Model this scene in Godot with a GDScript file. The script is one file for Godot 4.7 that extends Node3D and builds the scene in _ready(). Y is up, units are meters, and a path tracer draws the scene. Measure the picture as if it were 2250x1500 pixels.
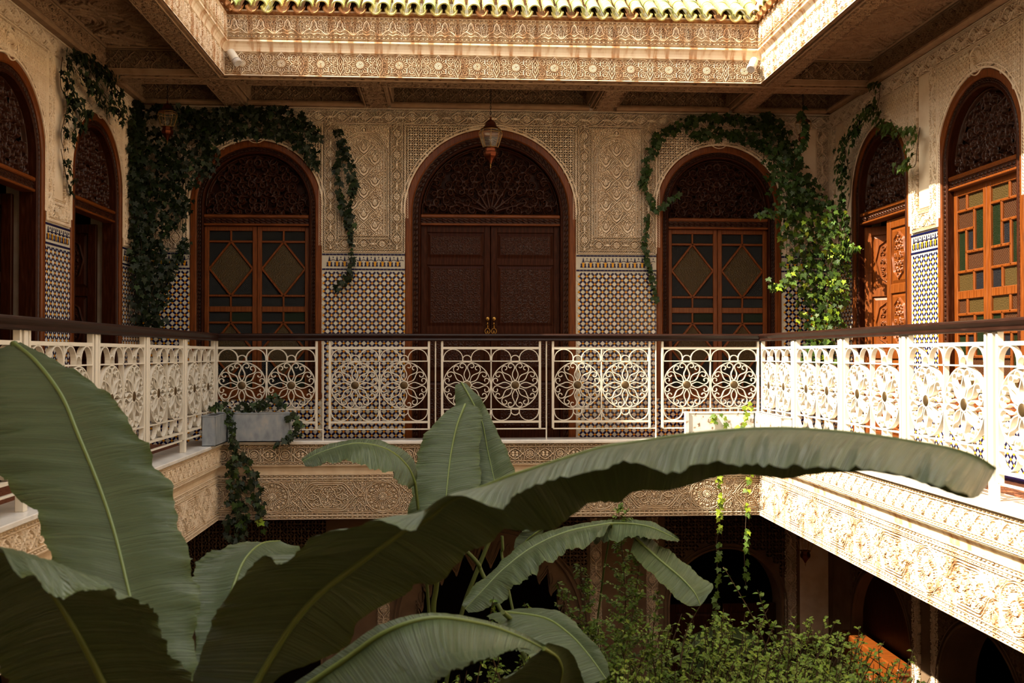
extends Node3D
# A riad's courtyard seen from its upper gallery. Metres; y = 0 is the marble sill of the gallery, x runs along the far side, -z leads to it.

const LX := -2.18        # inner faces of the roof slab round the court
const RX := 3.04
const FZ := -9.757
const NZ := 0.30
const SOF := 3.50        # underside of the slab's edge beam
const FLOOR_Y := -0.13
const GROUND_Y := -4.45
var M := {}
var names := {}
var rng := RandomNumberGenerator.new()


func _ready():
	rng.seed = 4711
	# ---- camera
	var cam := Camera3D.new()
	cam.name = "camera"
	cam.fov = 37.45
	cam.near = 0.05
	cam.far = 200.0
	cam.position = Vector3(0, 0.83, 0)
	cam.rotation = Vector3(0.0126, -0.0593, 0)
	var ca := CameraAttributesPhysical.new()
	ca.frustum_focal_length = 35.4
	ca.frustum_focus_distance = 10.0
	ca.frustum_near = 0.05
	ca.frustum_far = 200.0
	ca.exposure_aperture = 5.0
	cam.attributes = ca
	add_child(cam)
	cam.current = true
	# ---- sky and sun
	var we := WorldEnvironment.new()
	we.name = "world_environment"
	var env := Environment.new()
	env.background_mode = Environment.BG_SKY
	var sm := ProceduralSkyMaterial.new()
	sm.sky_top_color = Color(0.85, 0.825, 0.795)
	sm.sky_horizon_color = Color(0.94, 0.90, 0.83)
	sm.ground_bottom_color = Color(0.35, 0.29, 0.23)
	sm.ground_horizon_color = Color(0.5, 0.43, 0.36)
	sm.sun_angle_max = 55.0
	sm.sun_curve = 0.36
	sm.energy_multiplier = 1.0
	var sky := Sky.new()
	sky.sky_material = sm
	env.sky = sky
	env.background_energy_multiplier = 1.7
	env.tonemap_mode = Environment.TONE_MAPPER_LINEAR
	env.tonemap_exposure = 1.75
	env.sdfgi_enabled = true
	env.ssao_enabled = true
	env.ssil_enabled = true
	we.environment = env
	add_child(we)
	var sun := DirectionalLight3D.new()
	sun.name = "sun"
	sun.light_color = Color(1.0, 0.94, 0.83)
	sun.light_energy = 3.6
	sun.light_angular_distance = 0.55
	sun.shadow_enabled = true
	sun.sky_mode = DirectionalLight3D.SKY_MODE_LIGHT_AND_SKY
	add_child(sun)
	sun.look_at_from_position(Vector3.ZERO, Vector3(1.0, -1.06, -0.28))
	materials()
	motifs()
	structure()
	walls()
	ceilings()
	lower_floor()
	roofs()
	balustrades()
	openings()
	lanterns()
	planters()
	ivy()
	bananas()
	shrubs()


# ---------------------------------------------------------------- naming
func numbered(called: String) -> String:
	var k: int = names.get(called, 0)
	names[called] = k + 1
	return called if k == 0 else "%s_%03d" % [called, k]


func put(o: Node3D, called: String, parent: Node = self) -> Node3D:
	if parent == self:
		o.name = numbered(called)
		add_child(o)
	else:
		o.name = called
		parent.add_child(o, true)
	return o


func obj(called: String, mesh: Mesh, mat: Material, parent: Node = self, xf := Transform3D.IDENTITY) -> MeshInstance3D:
	var o := MeshInstance3D.new()
	o.mesh = mesh
	o.material_override = mat
	o.transform = xf
	put(o, called, parent)
	return o


func tag(o: Node, label: String, category: String, group := "") -> Node:
	o.set_meta("label", label)
	o.set_meta("category", category)
	if group != "":
		o.set_meta("group", group)
	return o


func thing(called: String, label: String, category: String, at := Vector3.ZERO, group := "") -> Node3D:
	var o := Node3D.new()
	o.position = at
	put(o, called)
	tag(o, label, category, group)
	return o


func struct_(called: String, mesh: Mesh, mat: Material, label: String, category: String, xf := Transform3D.IDENTITY) -> MeshInstance3D:
	var o := obj(called, mesh, mat, self, xf)
	o.set_meta("kind", "structure")
	tag(o, label, category)
	return o


func many(called: String, mesh: Mesh, mat: Material, parent: Node, xfs: Array, colors := []) -> MultiMeshInstance3D:
	var mm := MultiMesh.new()
	mm.transform_format = MultiMesh.TRANSFORM_3D
	mm.use_colors = not colors.is_empty()
	mm.mesh = mesh
	mm.instance_count = xfs.size()
	for i in xfs.size():
		mm.set_instance_transform(i, xfs[i])
		if not colors.is_empty():
			mm.set_instance_color(i, colors[i])
	var o := MultiMeshInstance3D.new()
	o.multimesh = mm
	o.material_override = mat
	put(o, called, parent)
	o.set_meta("kind", "stuff")
	return o


func fr(origin: Vector3, u: Vector3, v: Vector3) -> Transform3D:
	return Transform3D(Basis(u, v, u.cross(v)), origin)


# ---------------------------------------------------------------- mesh building
class MB:
	var v := PackedVector3Array()
	var n := PackedVector3Array()

	func tri(a: Vector3, b: Vector3, c: Vector3) -> void:   # counter-clockwise seen from outside
		var nn := (b - a).cross(c - a).normalized()
		v.append(a); v.append(c); v.append(b)
		n.append(nn); n.append(nn); n.append(nn)

	func trin(a: Vector3, b: Vector3, c: Vector3, na: Vector3, nb: Vector3, nc: Vector3) -> void:
		v.append(a); v.append(c); v.append(b)
		n.append(na); n.append(nc); n.append(nb)

	func quad(a: Vector3, b: Vector3, c: Vector3, d: Vector3) -> void:
		tri(a, b, c)
		tri(a, c, d)

	func quadn(a: Vector3, b: Vector3, c: Vector3, d: Vector3, na: Vector3, nb: Vector3, nc: Vector3, nd: Vector3) -> void:
		trin(a, b, c, na, nb, nc)
		trin(a, c, d, na, nc, nd)

	func box(lo: Vector3, hi: Vector3) -> void:
		var a := lo
		var b := hi
		quad(Vector3(a.x, a.y, b.z), Vector3(b.x, a.y, b.z), Vector3(b.x, b.y, b.z), Vector3(a.x, b.y, b.z))
		quad(Vector3(b.x, a.y, a.z), Vector3(a.x, a.y, a.z), Vector3(a.x, b.y, a.z), Vector3(b.x, b.y, a.z))
		quad(Vector3(a.x, a.y, a.z), Vector3(a.x, a.y, b.z), Vector3(a.x, b.y, b.z), Vector3(a.x, b.y, a.z))
		quad(Vector3(b.x, a.y, b.z), Vector3(b.x, a.y, a.z), Vector3(b.x, b.y, a.z), Vector3(b.x, b.y, b.z))
		quad(Vector3(a.x, b.y, b.z), Vector3(b.x, b.y, b.z), Vector3(b.x, b.y, a.z), Vector3(a.x, b.y, a.z))
		quad(Vector3(a.x, a.y, a.z), Vector3(b.x, a.y, a.z), Vector3(b.x, a.y, b.z), Vector3(a.x, a.y, b.z))

	func bbox(lo: Vector3, hi: Vector3, e: float) -> void:   # a box with chamfered edges
		var p := []
		for k in 8:
			p.append([k & 1, (k >> 1) & 1, (k >> 2) & 1])
		var at := func(c, ax):   # corner point on the face of axis ax
			var r := Vector3()
			for i in 3:
				var s: int = c[i]
				var q: float = hi[i] if s else lo[i]
				r[i] = q if i == ax else q + (-e if s else e)
			return r
		for ax in 3:
			var i1 := (ax + 1) % 3
			var i2 := (ax + 2) % 3
			for s in 2:
				var q := []
				for t in [[0, 0], [1, 0], [1, 1], [0, 1]]:
					var c := [0, 0, 0]
					c[ax] = s; c[i1] = t[0]; c[i2] = t[1]
					q.append(at.call(c, ax))
				if s: quad(q[0], q[1], q[2], q[3])
				else: quad(q[3], q[2], q[1], q[0])
		for ax in 3:   # the edges that run along ax
			var i1 := (ax + 1) % 3
			var i2 := (ax + 2) % 3
			for s1 in 2:
				for s2 in 2:
					var c0 := [0, 0, 0]
					c0[i1] = s1; c0[i2] = s2
					var c1 := c0.duplicate()
					c1[ax] = 1
					var a = at.call(c0, i1)
					var b = at.call(c1, i1)
					var c = at.call(c1, i2)
					var d = at.call(c0, i2)
					if (s1 + s2) % 2 == 0: quad(d, c, b, a)
					else: quad(a, b, c, d)
		for cc in p:
			var a = at.call(cc, 0)
			var b = at.call(cc, 1)
			var c = at.call(cc, 2)
			if (cc[0] + cc[1] + cc[2]) % 2 == 1: tri(a, b, c)
			else: tri(c, b, a)

	func tube(pts: PackedVector3Array, rad, sides := 6, caps := true) -> void:
		var prev := Vector3.ZERO
		var rings := []
		for i in pts.size():
			var t := (pts[mini(i + 1, pts.size() - 1)] - pts[maxi(i - 1, 0)]).normalized()
			var s := prev
			if i == 0:
				s = t.cross(Vector3.UP if absf(t.y) < 0.9 else Vector3.RIGHT)
			s = (s - t * s.dot(t)).normalized()
			prev = s
			var w := t.cross(s)
			var ring := []
			var r: float = rad[i] if rad is Array or rad is PackedFloat32Array else rad
			for k in sides:
				var a := TAU * k / sides
				var dir := s * cos(a) + w * sin(a)
				ring.append([pts[i] + dir * r, dir])
			rings.append(ring)
		for i in rings.size() - 1:
			for k in sides:
				var a = rings[i][k]
				var b = rings[i][(k + 1) % sides]
				var c = rings[i + 1][(k + 1) % sides]
				var d = rings[i + 1][k]
				quadn(a[0], b[0], c[0], d[0], a[1], b[1], c[1], d[1])
		if caps:
			for k in range(1, sides - 1):
				tri(rings[0][0][0], rings[0][k + 1][0], rings[0][k][0])
				var l = rings[-1]
				tri(l[0][0], l[k][0], l[k + 1][0])

	func lathe(prof: Array, sides := 16, smooth := true) -> void:   # Vector2(radius, y) from bottom to top
		for i in prof.size() - 1:
			var p: Vector2 = prof[i]
			var q: Vector2 = prof[i + 1]
			var d := q - p
			var nn := Vector2(d.y, -d.x).normalized()
			for k in sides:
				var a0 := TAU * k / sides
				var a1 := TAU * (k + 1) / sides
				var am := (a0 + a1) / 2
				var e0 := Vector3(cos(a0), 0, -sin(a0))
				var e1 := Vector3(cos(a1), 0, -sin(a1))
				var A := e0 * p.x + Vector3(0, p.y, 0)
				var B := e1 * p.x + Vector3(0, p.y, 0)
				var C := e1 * q.x + Vector3(0, q.y, 0)
				var D := e0 * q.x + Vector3(0, q.y, 0)
				var n0 := e0 * nn.x + Vector3(0, nn.y, 0)
				var n1 := e1 * nn.x + Vector3(0, nn.y, 0)
				if not smooth:
					n0 = Vector3(cos(am), 0, -sin(am)) * nn.x + Vector3(0, nn.y, 0)
					n1 = n0
				if p.x > 1e-5: trin(A, B, C, n0, n1, n1)
				if q.x > 1e-5: trin(A, C, D, n0, n1, n0)

	func extrude(poly: PackedVector2Array, z0: float, z1: float) -> void:   # a flat outline in x, y with thickness
		var pl := poly
		if Geometry2D.is_polygon_clockwise(pl):
			pl = PackedVector2Array(pl)
			pl.reverse()
		var ix := Geometry2D.triangulate_polygon(pl)
		for i in range(0, ix.size(), 3):
			var a := pl[ix[i]]
			var b := pl[ix[i + 1]]
			var c := pl[ix[i + 2]]
			if (b - a).cross(c - a) < 0:
				var t := b
				b = c
				c = t
			tri(Vector3(a.x, a.y, z1), Vector3(b.x, b.y, z1), Vector3(c.x, c.y, z1))
			tri(Vector3(a.x, a.y, z0), Vector3(c.x, c.y, z0), Vector3(b.x, b.y, z0))
		for i in pl.size():
			var a := pl[i]
			var b := pl[(i + 1) % pl.size()]
			quad(Vector3(a.x, a.y, z0), Vector3(b.x, b.y, z0), Vector3(b.x, b.y, z1), Vector3(a.x, a.y, z1))

	func strip(pts: PackedVector2Array, t: float, z0: float, z1: float, closed := false) -> void:   # a flat bar bent along a curve in x, y
		var m := pts.size()
		var L := []
		var R := []
		for i in m:
			var a := pts[(i - 1 + m) % m] if closed else pts[maxi(i - 1, 0)]
			var b := pts[(i + 1) % m] if closed else pts[mini(i + 1, m - 1)]
			var d := (b - a).normalized()
			var s := Vector2(-d.y, d.x) * t * 0.5
			L.append(pts[i] + s)
			R.append(pts[i] - s)
		for i in (m if closed else m - 1):
			var j := (i + 1) % m
			var l0 := Vector3(L[i].x, L[i].y, 0)
			var l1 := Vector3(L[j].x, L[j].y, 0)
			var r0 := Vector3(R[i].x, R[i].y, 0)
			var r1 := Vector3(R[j].x, R[j].y, 0)
			var A := Vector3(0, 0, z0)
			var B := Vector3(0, 0, z1)
			quad(r0 + B, r1 + B, l1 + B, l0 + B)
			quad(l0 + A, l1 + A, r1 + A, r0 + A)
			quad(l0 + B, l1 + B, l1 + A, l0 + A)
			quad(r0 + A, r1 + A, r1 + B, r0 + B)
		if not closed:
			for e in [[0, 1], [m - 1, -1]]:
				var l := Vector3(L[e[0]].x, L[e[0]].y, 0)
				var r := Vector3(R[e[0]].x, R[e[0]].y, 0)
				var A := Vector3(0, 0, z0)
				var B := Vector3(0, 0, z1)
				if e[1] == 1: quad(l + A, r + A, r + B, l + B)
				else: quad(r + A, l + A, l + B, r + B)

	func prism(prof: PackedVector2Array, a: Transform3D, b: Transform3D, smooth := false) -> void:   # a closed profile swept straight from frame a to frame b
		var m := prof.size()
		for i in m:
			var p := prof[i]
			var q := prof[(i + 1) % m]
			quad(a * Vector3(p.x, p.y, 0), a * Vector3(q.x, q.y, 0), b * Vector3(q.x, q.y, 0), b * Vector3(p.x, p.y, 0))
		var ix := Geometry2D.triangulate_polygon(prof)
		for i in range(0, ix.size(), 3):
			var x := prof[ix[i]]
			var y := prof[ix[i + 1]]
			var z := prof[ix[i + 2]]
			tri(b * Vector3(x.x, x.y, 0), b * Vector3(y.x, y.y, 0), b * Vector3(z.x, z.y, 0))
			tri(a * Vector3(x.x, x.y, 0), a * Vector3(z.x, z.y, 0), a * Vector3(y.x, y.y, 0))

	func add(o: MB, xf: Transform3D) -> void:
		for i in o.v.size():
			v.append(xf * o.v[i])
			n.append((xf.basis * o.n[i]).normalized())

	func mesh() -> ArrayMesh:
		var a := []
		a.resize(Mesh.ARRAY_MAX)
		a[Mesh.ARRAY_VERTEX] = v
		a[Mesh.ARRAY_NORMAL] = n
		var m := ArrayMesh.new()
		m.add_surface_from_arrays(Mesh.PRIMITIVE_TRIANGLES, a)
		return m


func boxm(lo: Vector3, hi: Vector3, e := 0.0) -> ArrayMesh:
	var b := MB.new()
	if e > 0.0:
		b.bbox(lo, hi, e)
	else:
		b.box(lo, hi)
	return b.mesh()


func smooth2(p: Array, per := 5, closed := false) -> PackedVector2Array:   # a Catmull-Rom curve through the points
	var out := PackedVector2Array()
	var m := p.size()
	for i in (m if closed else m - 1):
		var p0: Vector2 = p[(i - 1 + m) % m] if closed else p[maxi(i - 1, 0)]
		var p1: Vector2 = p[i]
		var p2: Vector2 = p[(i + 1) % m]
		var p3: Vector2 = p[(i + 2) % m] if closed else p[mini(i + 2, m - 1)]
		for k in per:
			out.append(p1.cubic_interpolate(p2, p0, p3, float(k) / per))
	if not closed:
		out.append(p[m - 1])
	return out


func smooth3(p: Array, per := 5) -> PackedVector3Array:
	var out := PackedVector3Array()
	for i in p.size() - 1:
		for k in per:
			out.append(p[i].cubic_interpolate(p[i + 1], p[maxi(i - 1, 0)], p[mini(i + 2, p.size() - 1)], float(k) / per))
	out.append(p[p.size() - 1])
	return out


# ---------------------------------------------------------------- materials
func noise_tex(size: int, freq: float, oct: int, stops: Array, cols: Array, sd := 1, kind := FastNoiseLite.TYPE_SIMPLEX_SMOOTH, bump := 0.0) -> NoiseTexture2D:
	var fn := FastNoiseLite.new()
	fn.noise_type = kind
	fn.seed = sd
	fn.frequency = freq
	fn.fractal_octaves = oct
	var t := NoiseTexture2D.new()
	t.width = size
	t.height = size
	t.seamless = true
	t.noise = fn
	if bump > 0.0:
		t.as_normal_map = true
		t.bump_strength = bump
		return t
	var g := Gradient.new()
	g.offsets = PackedFloat32Array(stops)
	g.colors = PackedColorArray(cols)
	t.color_ramp = g
	return t


func mat(col: Color, rough := 0.8, metal := 0.0) -> StandardMaterial3D:
	var m := StandardMaterial3D.new()
	m.albedo_color = col
	m.roughness = rough
	m.metallic = metal
	return m


func tri_mat(tex: Texture2D, scale: Vector3, rough: float, world := true) -> StandardMaterial3D:
	var m := mat(Color.WHITE, rough)
	m.albedo_texture = tex
	m.uv1_triplanar = true
	m.uv1_world_triplanar = world
	m.uv1_scale = scale
	return m


func materials():
	var pl := noise_tex(512, 0.012, 5, [0.0, 0.45, 0.62, 1.0], [Color(0.815, 0.73, 0.61), Color(0.865, 0.785, 0.68), Color(0.885, 0.815, 0.715), Color(0.90, 0.84, 0.75)], 3)
	M.plaster = tri_mat(pl, Vector3(0.8, 0.8, 0.8), 0.9)
	var plw := noise_tex(512, 0.012, 5, [0.0, 0.30, 0.40, 0.55, 1.0], [Color(0.54, 0.33, 0.18), Color(0.75, 0.58, 0.42), Color(0.865, 0.78, 0.67), Color(0.89, 0.82, 0.72), Color(0.915, 0.855, 0.77)], 8)
	M.weathered = tri_mat(plw, Vector3(1.3, 0.22, 1.3), 0.9)   # rain-streaked stucco under the tiles
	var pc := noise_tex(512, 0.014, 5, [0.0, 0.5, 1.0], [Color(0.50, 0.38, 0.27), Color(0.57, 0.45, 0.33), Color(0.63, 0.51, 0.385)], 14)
	M.ceiling = tri_mat(pc, Vector3(0.8, 0.8, 0.8), 0.9)   # gypsum, its colour darkened to deepen the shade under the roof
	M.brown = tri_mat(noise_tex(256, 0.014, 5, [0.0, 1.0], [Color(0.38, 0.30, 0.22), Color(0.48, 0.385, 0.29)], 15), Vector3(0.8, 0.8, 0.8), 0.9)   # the lower storey's stucco, its shade put into the colour
	M.smooth = tri_mat(pl, Vector3(0.5, 0.5, 0.5), 0.7)
	M.wood = wood(Color(0.41, 0.20, 0.045), Vector3(9, 0.7, 9))
	M.wood_dark = wood(Color(0.20, 0.080, 0.024), Vector3(7, 0.8, 7))
	M.wood_h = wood(Color(0.41, 0.20, 0.045), Vector3(0.7, 9, 9))
	M.wood_carved = wood(Color(0.195, 0.085, 0.03), Vector3(3, 3, 3))
	M.wood_dark.metallic_specular = 0.22
	M.wood_dark.clearcoat_enabled = false
	M.wood_carved.roughness = 0.36
	M.wood_carved.metallic_specular = 0.32
	M.wood_carved.clearcoat = 0.08
	M.rail = wood(Color(0.145, 0.065, 0.035), Vector3(1.1, 14, 14))
	M.rail_z = wood(Color(0.145, 0.065, 0.035), Vector3(14, 14, 1.1))
	M.iron = mat(Color(0.84, 0.82, 0.77), 0.45)
	M.brass = mat(Color(0.62, 0.47, 0.24), 0.38, 1.0)
	M.boss = mat(Color(0.34, 0.27, 0.17), 0.5, 0.6)
	M.copper = mat(Color(0.42, 0.22, 0.14), 0.42, 1.0)
	M.black_iron = mat(Color(0.05, 0.04, 0.035), 0.5, 0.6)
	M.white_tile = mat(Color(0.80, 0.79, 0.74), 0.25)
	M.white_tile.vertex_color_use_as_albedo = true
	M.blue_tile = mat(Color(0.045, 0.055, 0.22), 0.22)
	M.yellow_tile = mat(Color(0.80, 0.56, 0.10), 0.25)
	M.yellow_tile.vertex_color_use_as_albedo = true
	M.grout = mat(Color(0.72, 0.69, 0.62), 0.8)
	var mb := noise_tex(256, 0.02, 4, [0.0, 0.5, 1.0], [Color(0.78, 0.78, 0.78), Color(0.88, 0.87, 0.85), Color(0.92, 0.91, 0.89)], 21)
	M.marble = tri_mat(mb, Vector3(1, 1, 1), 0.3)
	M.terracotta = tri_mat(noise_tex(256, 0.03, 3, [0.0, 1.0], [Color(0.42, 0.22, 0.12), Color(0.60, 0.36, 0.22)], 5), Vector3(3, 3, 3), 0.6)
	M.dark_room = mat(Color(0.10, 0.07, 0.05), 0.9)
	var zn := noise_tex(256, 0.018, 4, [0.0, 0.4, 0.7, 1.0], [Color(0.50, 0.54, 0.58), Color(0.58, 0.62, 0.66), Color(0.63, 0.66, 0.69), Color(0.70, 0.70, 0.69)], 31)
	M.zinc = tri_mat(zn, Vector3(2, 1.2, 2), 0.42)
	M.zinc.metallic = 0.25
	var wz := noise_tex(256, 0.022, 5, [0.0, 0.17, 0.24, 1.0], [Color(0.30, 0.18, 0.10), Color(0.62, 0.55, 0.48), Color(0.80, 0.80, 0.78), Color(0.86, 0.86, 0.84)], 33)
	M.white_zinc = tri_mat(wz, Vector3(2.4, 1.6, 2.4), 0.5)
	M.soil = tri_mat(noise_tex(128, 0.08, 3, [0.0, 1.0], [Color(0.12, 0.07, 0.045), Color(0.25, 0.15, 0.09)], 6), Vector3(6, 6, 6), 1.0)
	# glazed barrel tiles: three mixes of the green-yellow glaze, chipped to clay here and there
	for k in 3:
		var base: Color = [Color(0.60, 0.66, 0.42), Color(0.74, 0.74, 0.48), Color(0.79, 0.74, 0.46)][k]
		var tx := noise_tex(256, 0.014, 4, [0.0, 0.2, 0.3, 0.6, 1.0], [Color(0.50, 0.33, 0.18), Color(0.58, 0.44, 0.22), base.darkened(0.12), base, base.lightened(0.18)], 40 + k)
		M["glaze%d" % k] = tri_mat(tx, Vector3(2.1, 2.1, 2.1), 0.22)
	M.clay = tri_mat(noise_tex(256, 0.03, 4, [0.0, 0.5, 1.0], [Color(0.46, 0.27, 0.14), Color(0.62, 0.42, 0.24), Color(0.70, 0.56, 0.36)], 44), Vector3(3, 3, 3), 0.85)
	# cast glass: pressed patterns in four colours
	var pat := Image.create(64, 64, false, Image.FORMAT_RGB8)
	for y in 64:
		for x in 64:
			var a := absf(fposmod(float(x + y), 16.0) - 8.0) / 8.0
			var b := absf(fposmod(float(x - y), 16.0) - 8.0) / 8.0
			var q := minf(a, b)
			pat.set_pixel(x, y, Color(q, q, q))
	var pt := ImageTexture.create_from_image(pat)
	var pebble := noise_tex(256, 0.09, 2, [0.0, 1.0], [Color.BLACK, Color.WHITE], 50, FastNoiseLite.TYPE_CELLULAR)
	for g in [["glass_amber", Color(0.27, 0.215, 0.115, 0.86), pebble, 4.0], ["glass_green", Color(0.075, 0.12, 0.055, 0.85), pebble, 5.0], ["glass_blue", Color(0.10, 0.105, 0.12, 0.85), pebble, 5.0], ["glass_diamond", Color(0.26, 0.16, 0.10, 0.86), pt, 10.0], ["glass_dusk", Color(0.09, 0.085, 0.07, 0.85), pt, 10.0]]:
		var m := mat(g[1], 0.3)
		m.metallic_specular = 0.32
		m.transparency = BaseMaterial3D.TRANSPARENCY_ALPHA
		m.heightmap_enabled = true
		m.heightmap_texture = g[2]
		m.heightmap_scale = 0.5
		m.uv1_triplanar = true
		m.uv1_scale = Vector3(g[3], g[3], g[3])
		M[g[0]] = m
	M.lamp_glass = mat(Color(0.75, 0.72, 0.64, 0.05), 0.05)
	M.lamp_glass.transparency = BaseMaterial3D.TRANSPARENCY_ALPHA
	# leaves
	for k in 5:
		var c: Color = [Color(0.17, 0.245, 0.085), Color(0.27, 0.36, 0.12), Color(0.50, 0.58, 0.16), Color(0.33, 0.44, 0.16), Color(0.38, 0.48, 0.17)][k]
		var m := mat(c, 0.5)
		m.metallic_specular = 0.35
		m.vertex_color_use_as_albedo = true
		m.backlight_enabled = true
		m.backlight = Color(0.35, 0.42, 0.10)
		m.cull_mode = BaseMaterial3D.CULL_DISABLED
		M["leaf%d" % k] = m
	M.leaf_shaded = M.leaf0.duplicate()  # shaded copy of the ivy green: the corner's gloom is in the colour
	M.leaf_shaded.albedo_color = Color(0.10, 0.145, 0.055)
	M.leaf_shaded.backlight = Color(0.12, 0.16, 0.03)
	M.stem = mat(Color(0.26, 0.19, 0.11), 0.8)
	M.green_stem = mat(Color(0.28, 0.34, 0.12), 0.6)
	# banana blade: fine side veins across u, each an own bump
	var im := Image.create(1024, 64, false, Image.FORMAT_RGB8)
	var hm := Image.create(1024, 64, false, Image.FORMAT_RGB8)
	var fn := FastNoiseLite.new()
	fn.seed = 9
	fn.frequency = 0.02
	for x in 1024:
		var vein := 0.5 + 0.5 * cos(TAU * x / 12.8)
		var big := fn.get_noise_2d(x, 0)
		for y in 64:
			var k := 0.93 + 0.07 * vein + 0.10 * big + 0.05 * fn.get_noise_2d(x * 0.3, 300 + y * 2.0)
			im.set_pixel(x, y, Color(clampf(0.87 * k, 0, 1), clampf(0.92 * k, 0, 1), clampf(0.80 * k, 0, 1)))
			var hgt := clampf(0.45 + 0.22 * pow(vein, 2.0) + 0.42 * fn.get_noise_2d(x * 1.4, 900), 0, 1)
			hm.set_pixel(x, y, Color(hgt, hgt, hgt))
	M.blade = mat(Color(0.37, 0.42, 0.33), 0.34)
	M.blade.albedo_texture = ImageTexture.create_from_image(im)
	M.blade.vertex_color_use_as_albedo = true
	M.blade.heightmap_enabled = true
	M.blade.heightmap_texture = ImageTexture.create_from_image(hm)
	M.blade.heightmap_scale = 0.9
	M.blade.backlight_enabled = true
	M.blade.backlight = Color(0.17, 0.22, 0.03)
	M.blade.cull_mode = BaseMaterial3D.CULL_DISABLED
	M.midrib = mat(Color(0.36, 0.43, 0.20), 0.45)


func wood(c: Color, scale: Vector3) -> StandardMaterial3D:
	var t := noise_tex(256, 0.02, 4, [0.0, 0.35, 0.6, 1.0], [c.darkened(0.35), c.darkened(0.1), c, c.lightened(0.08)], 12)
	var m := tri_mat(t, scale, 0.42)
	m.metallic_specular = 0.34
	m.clearcoat_enabled = true
	m.clearcoat = 0.10
	m.clearcoat_roughness = 0.2
	return m


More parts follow.
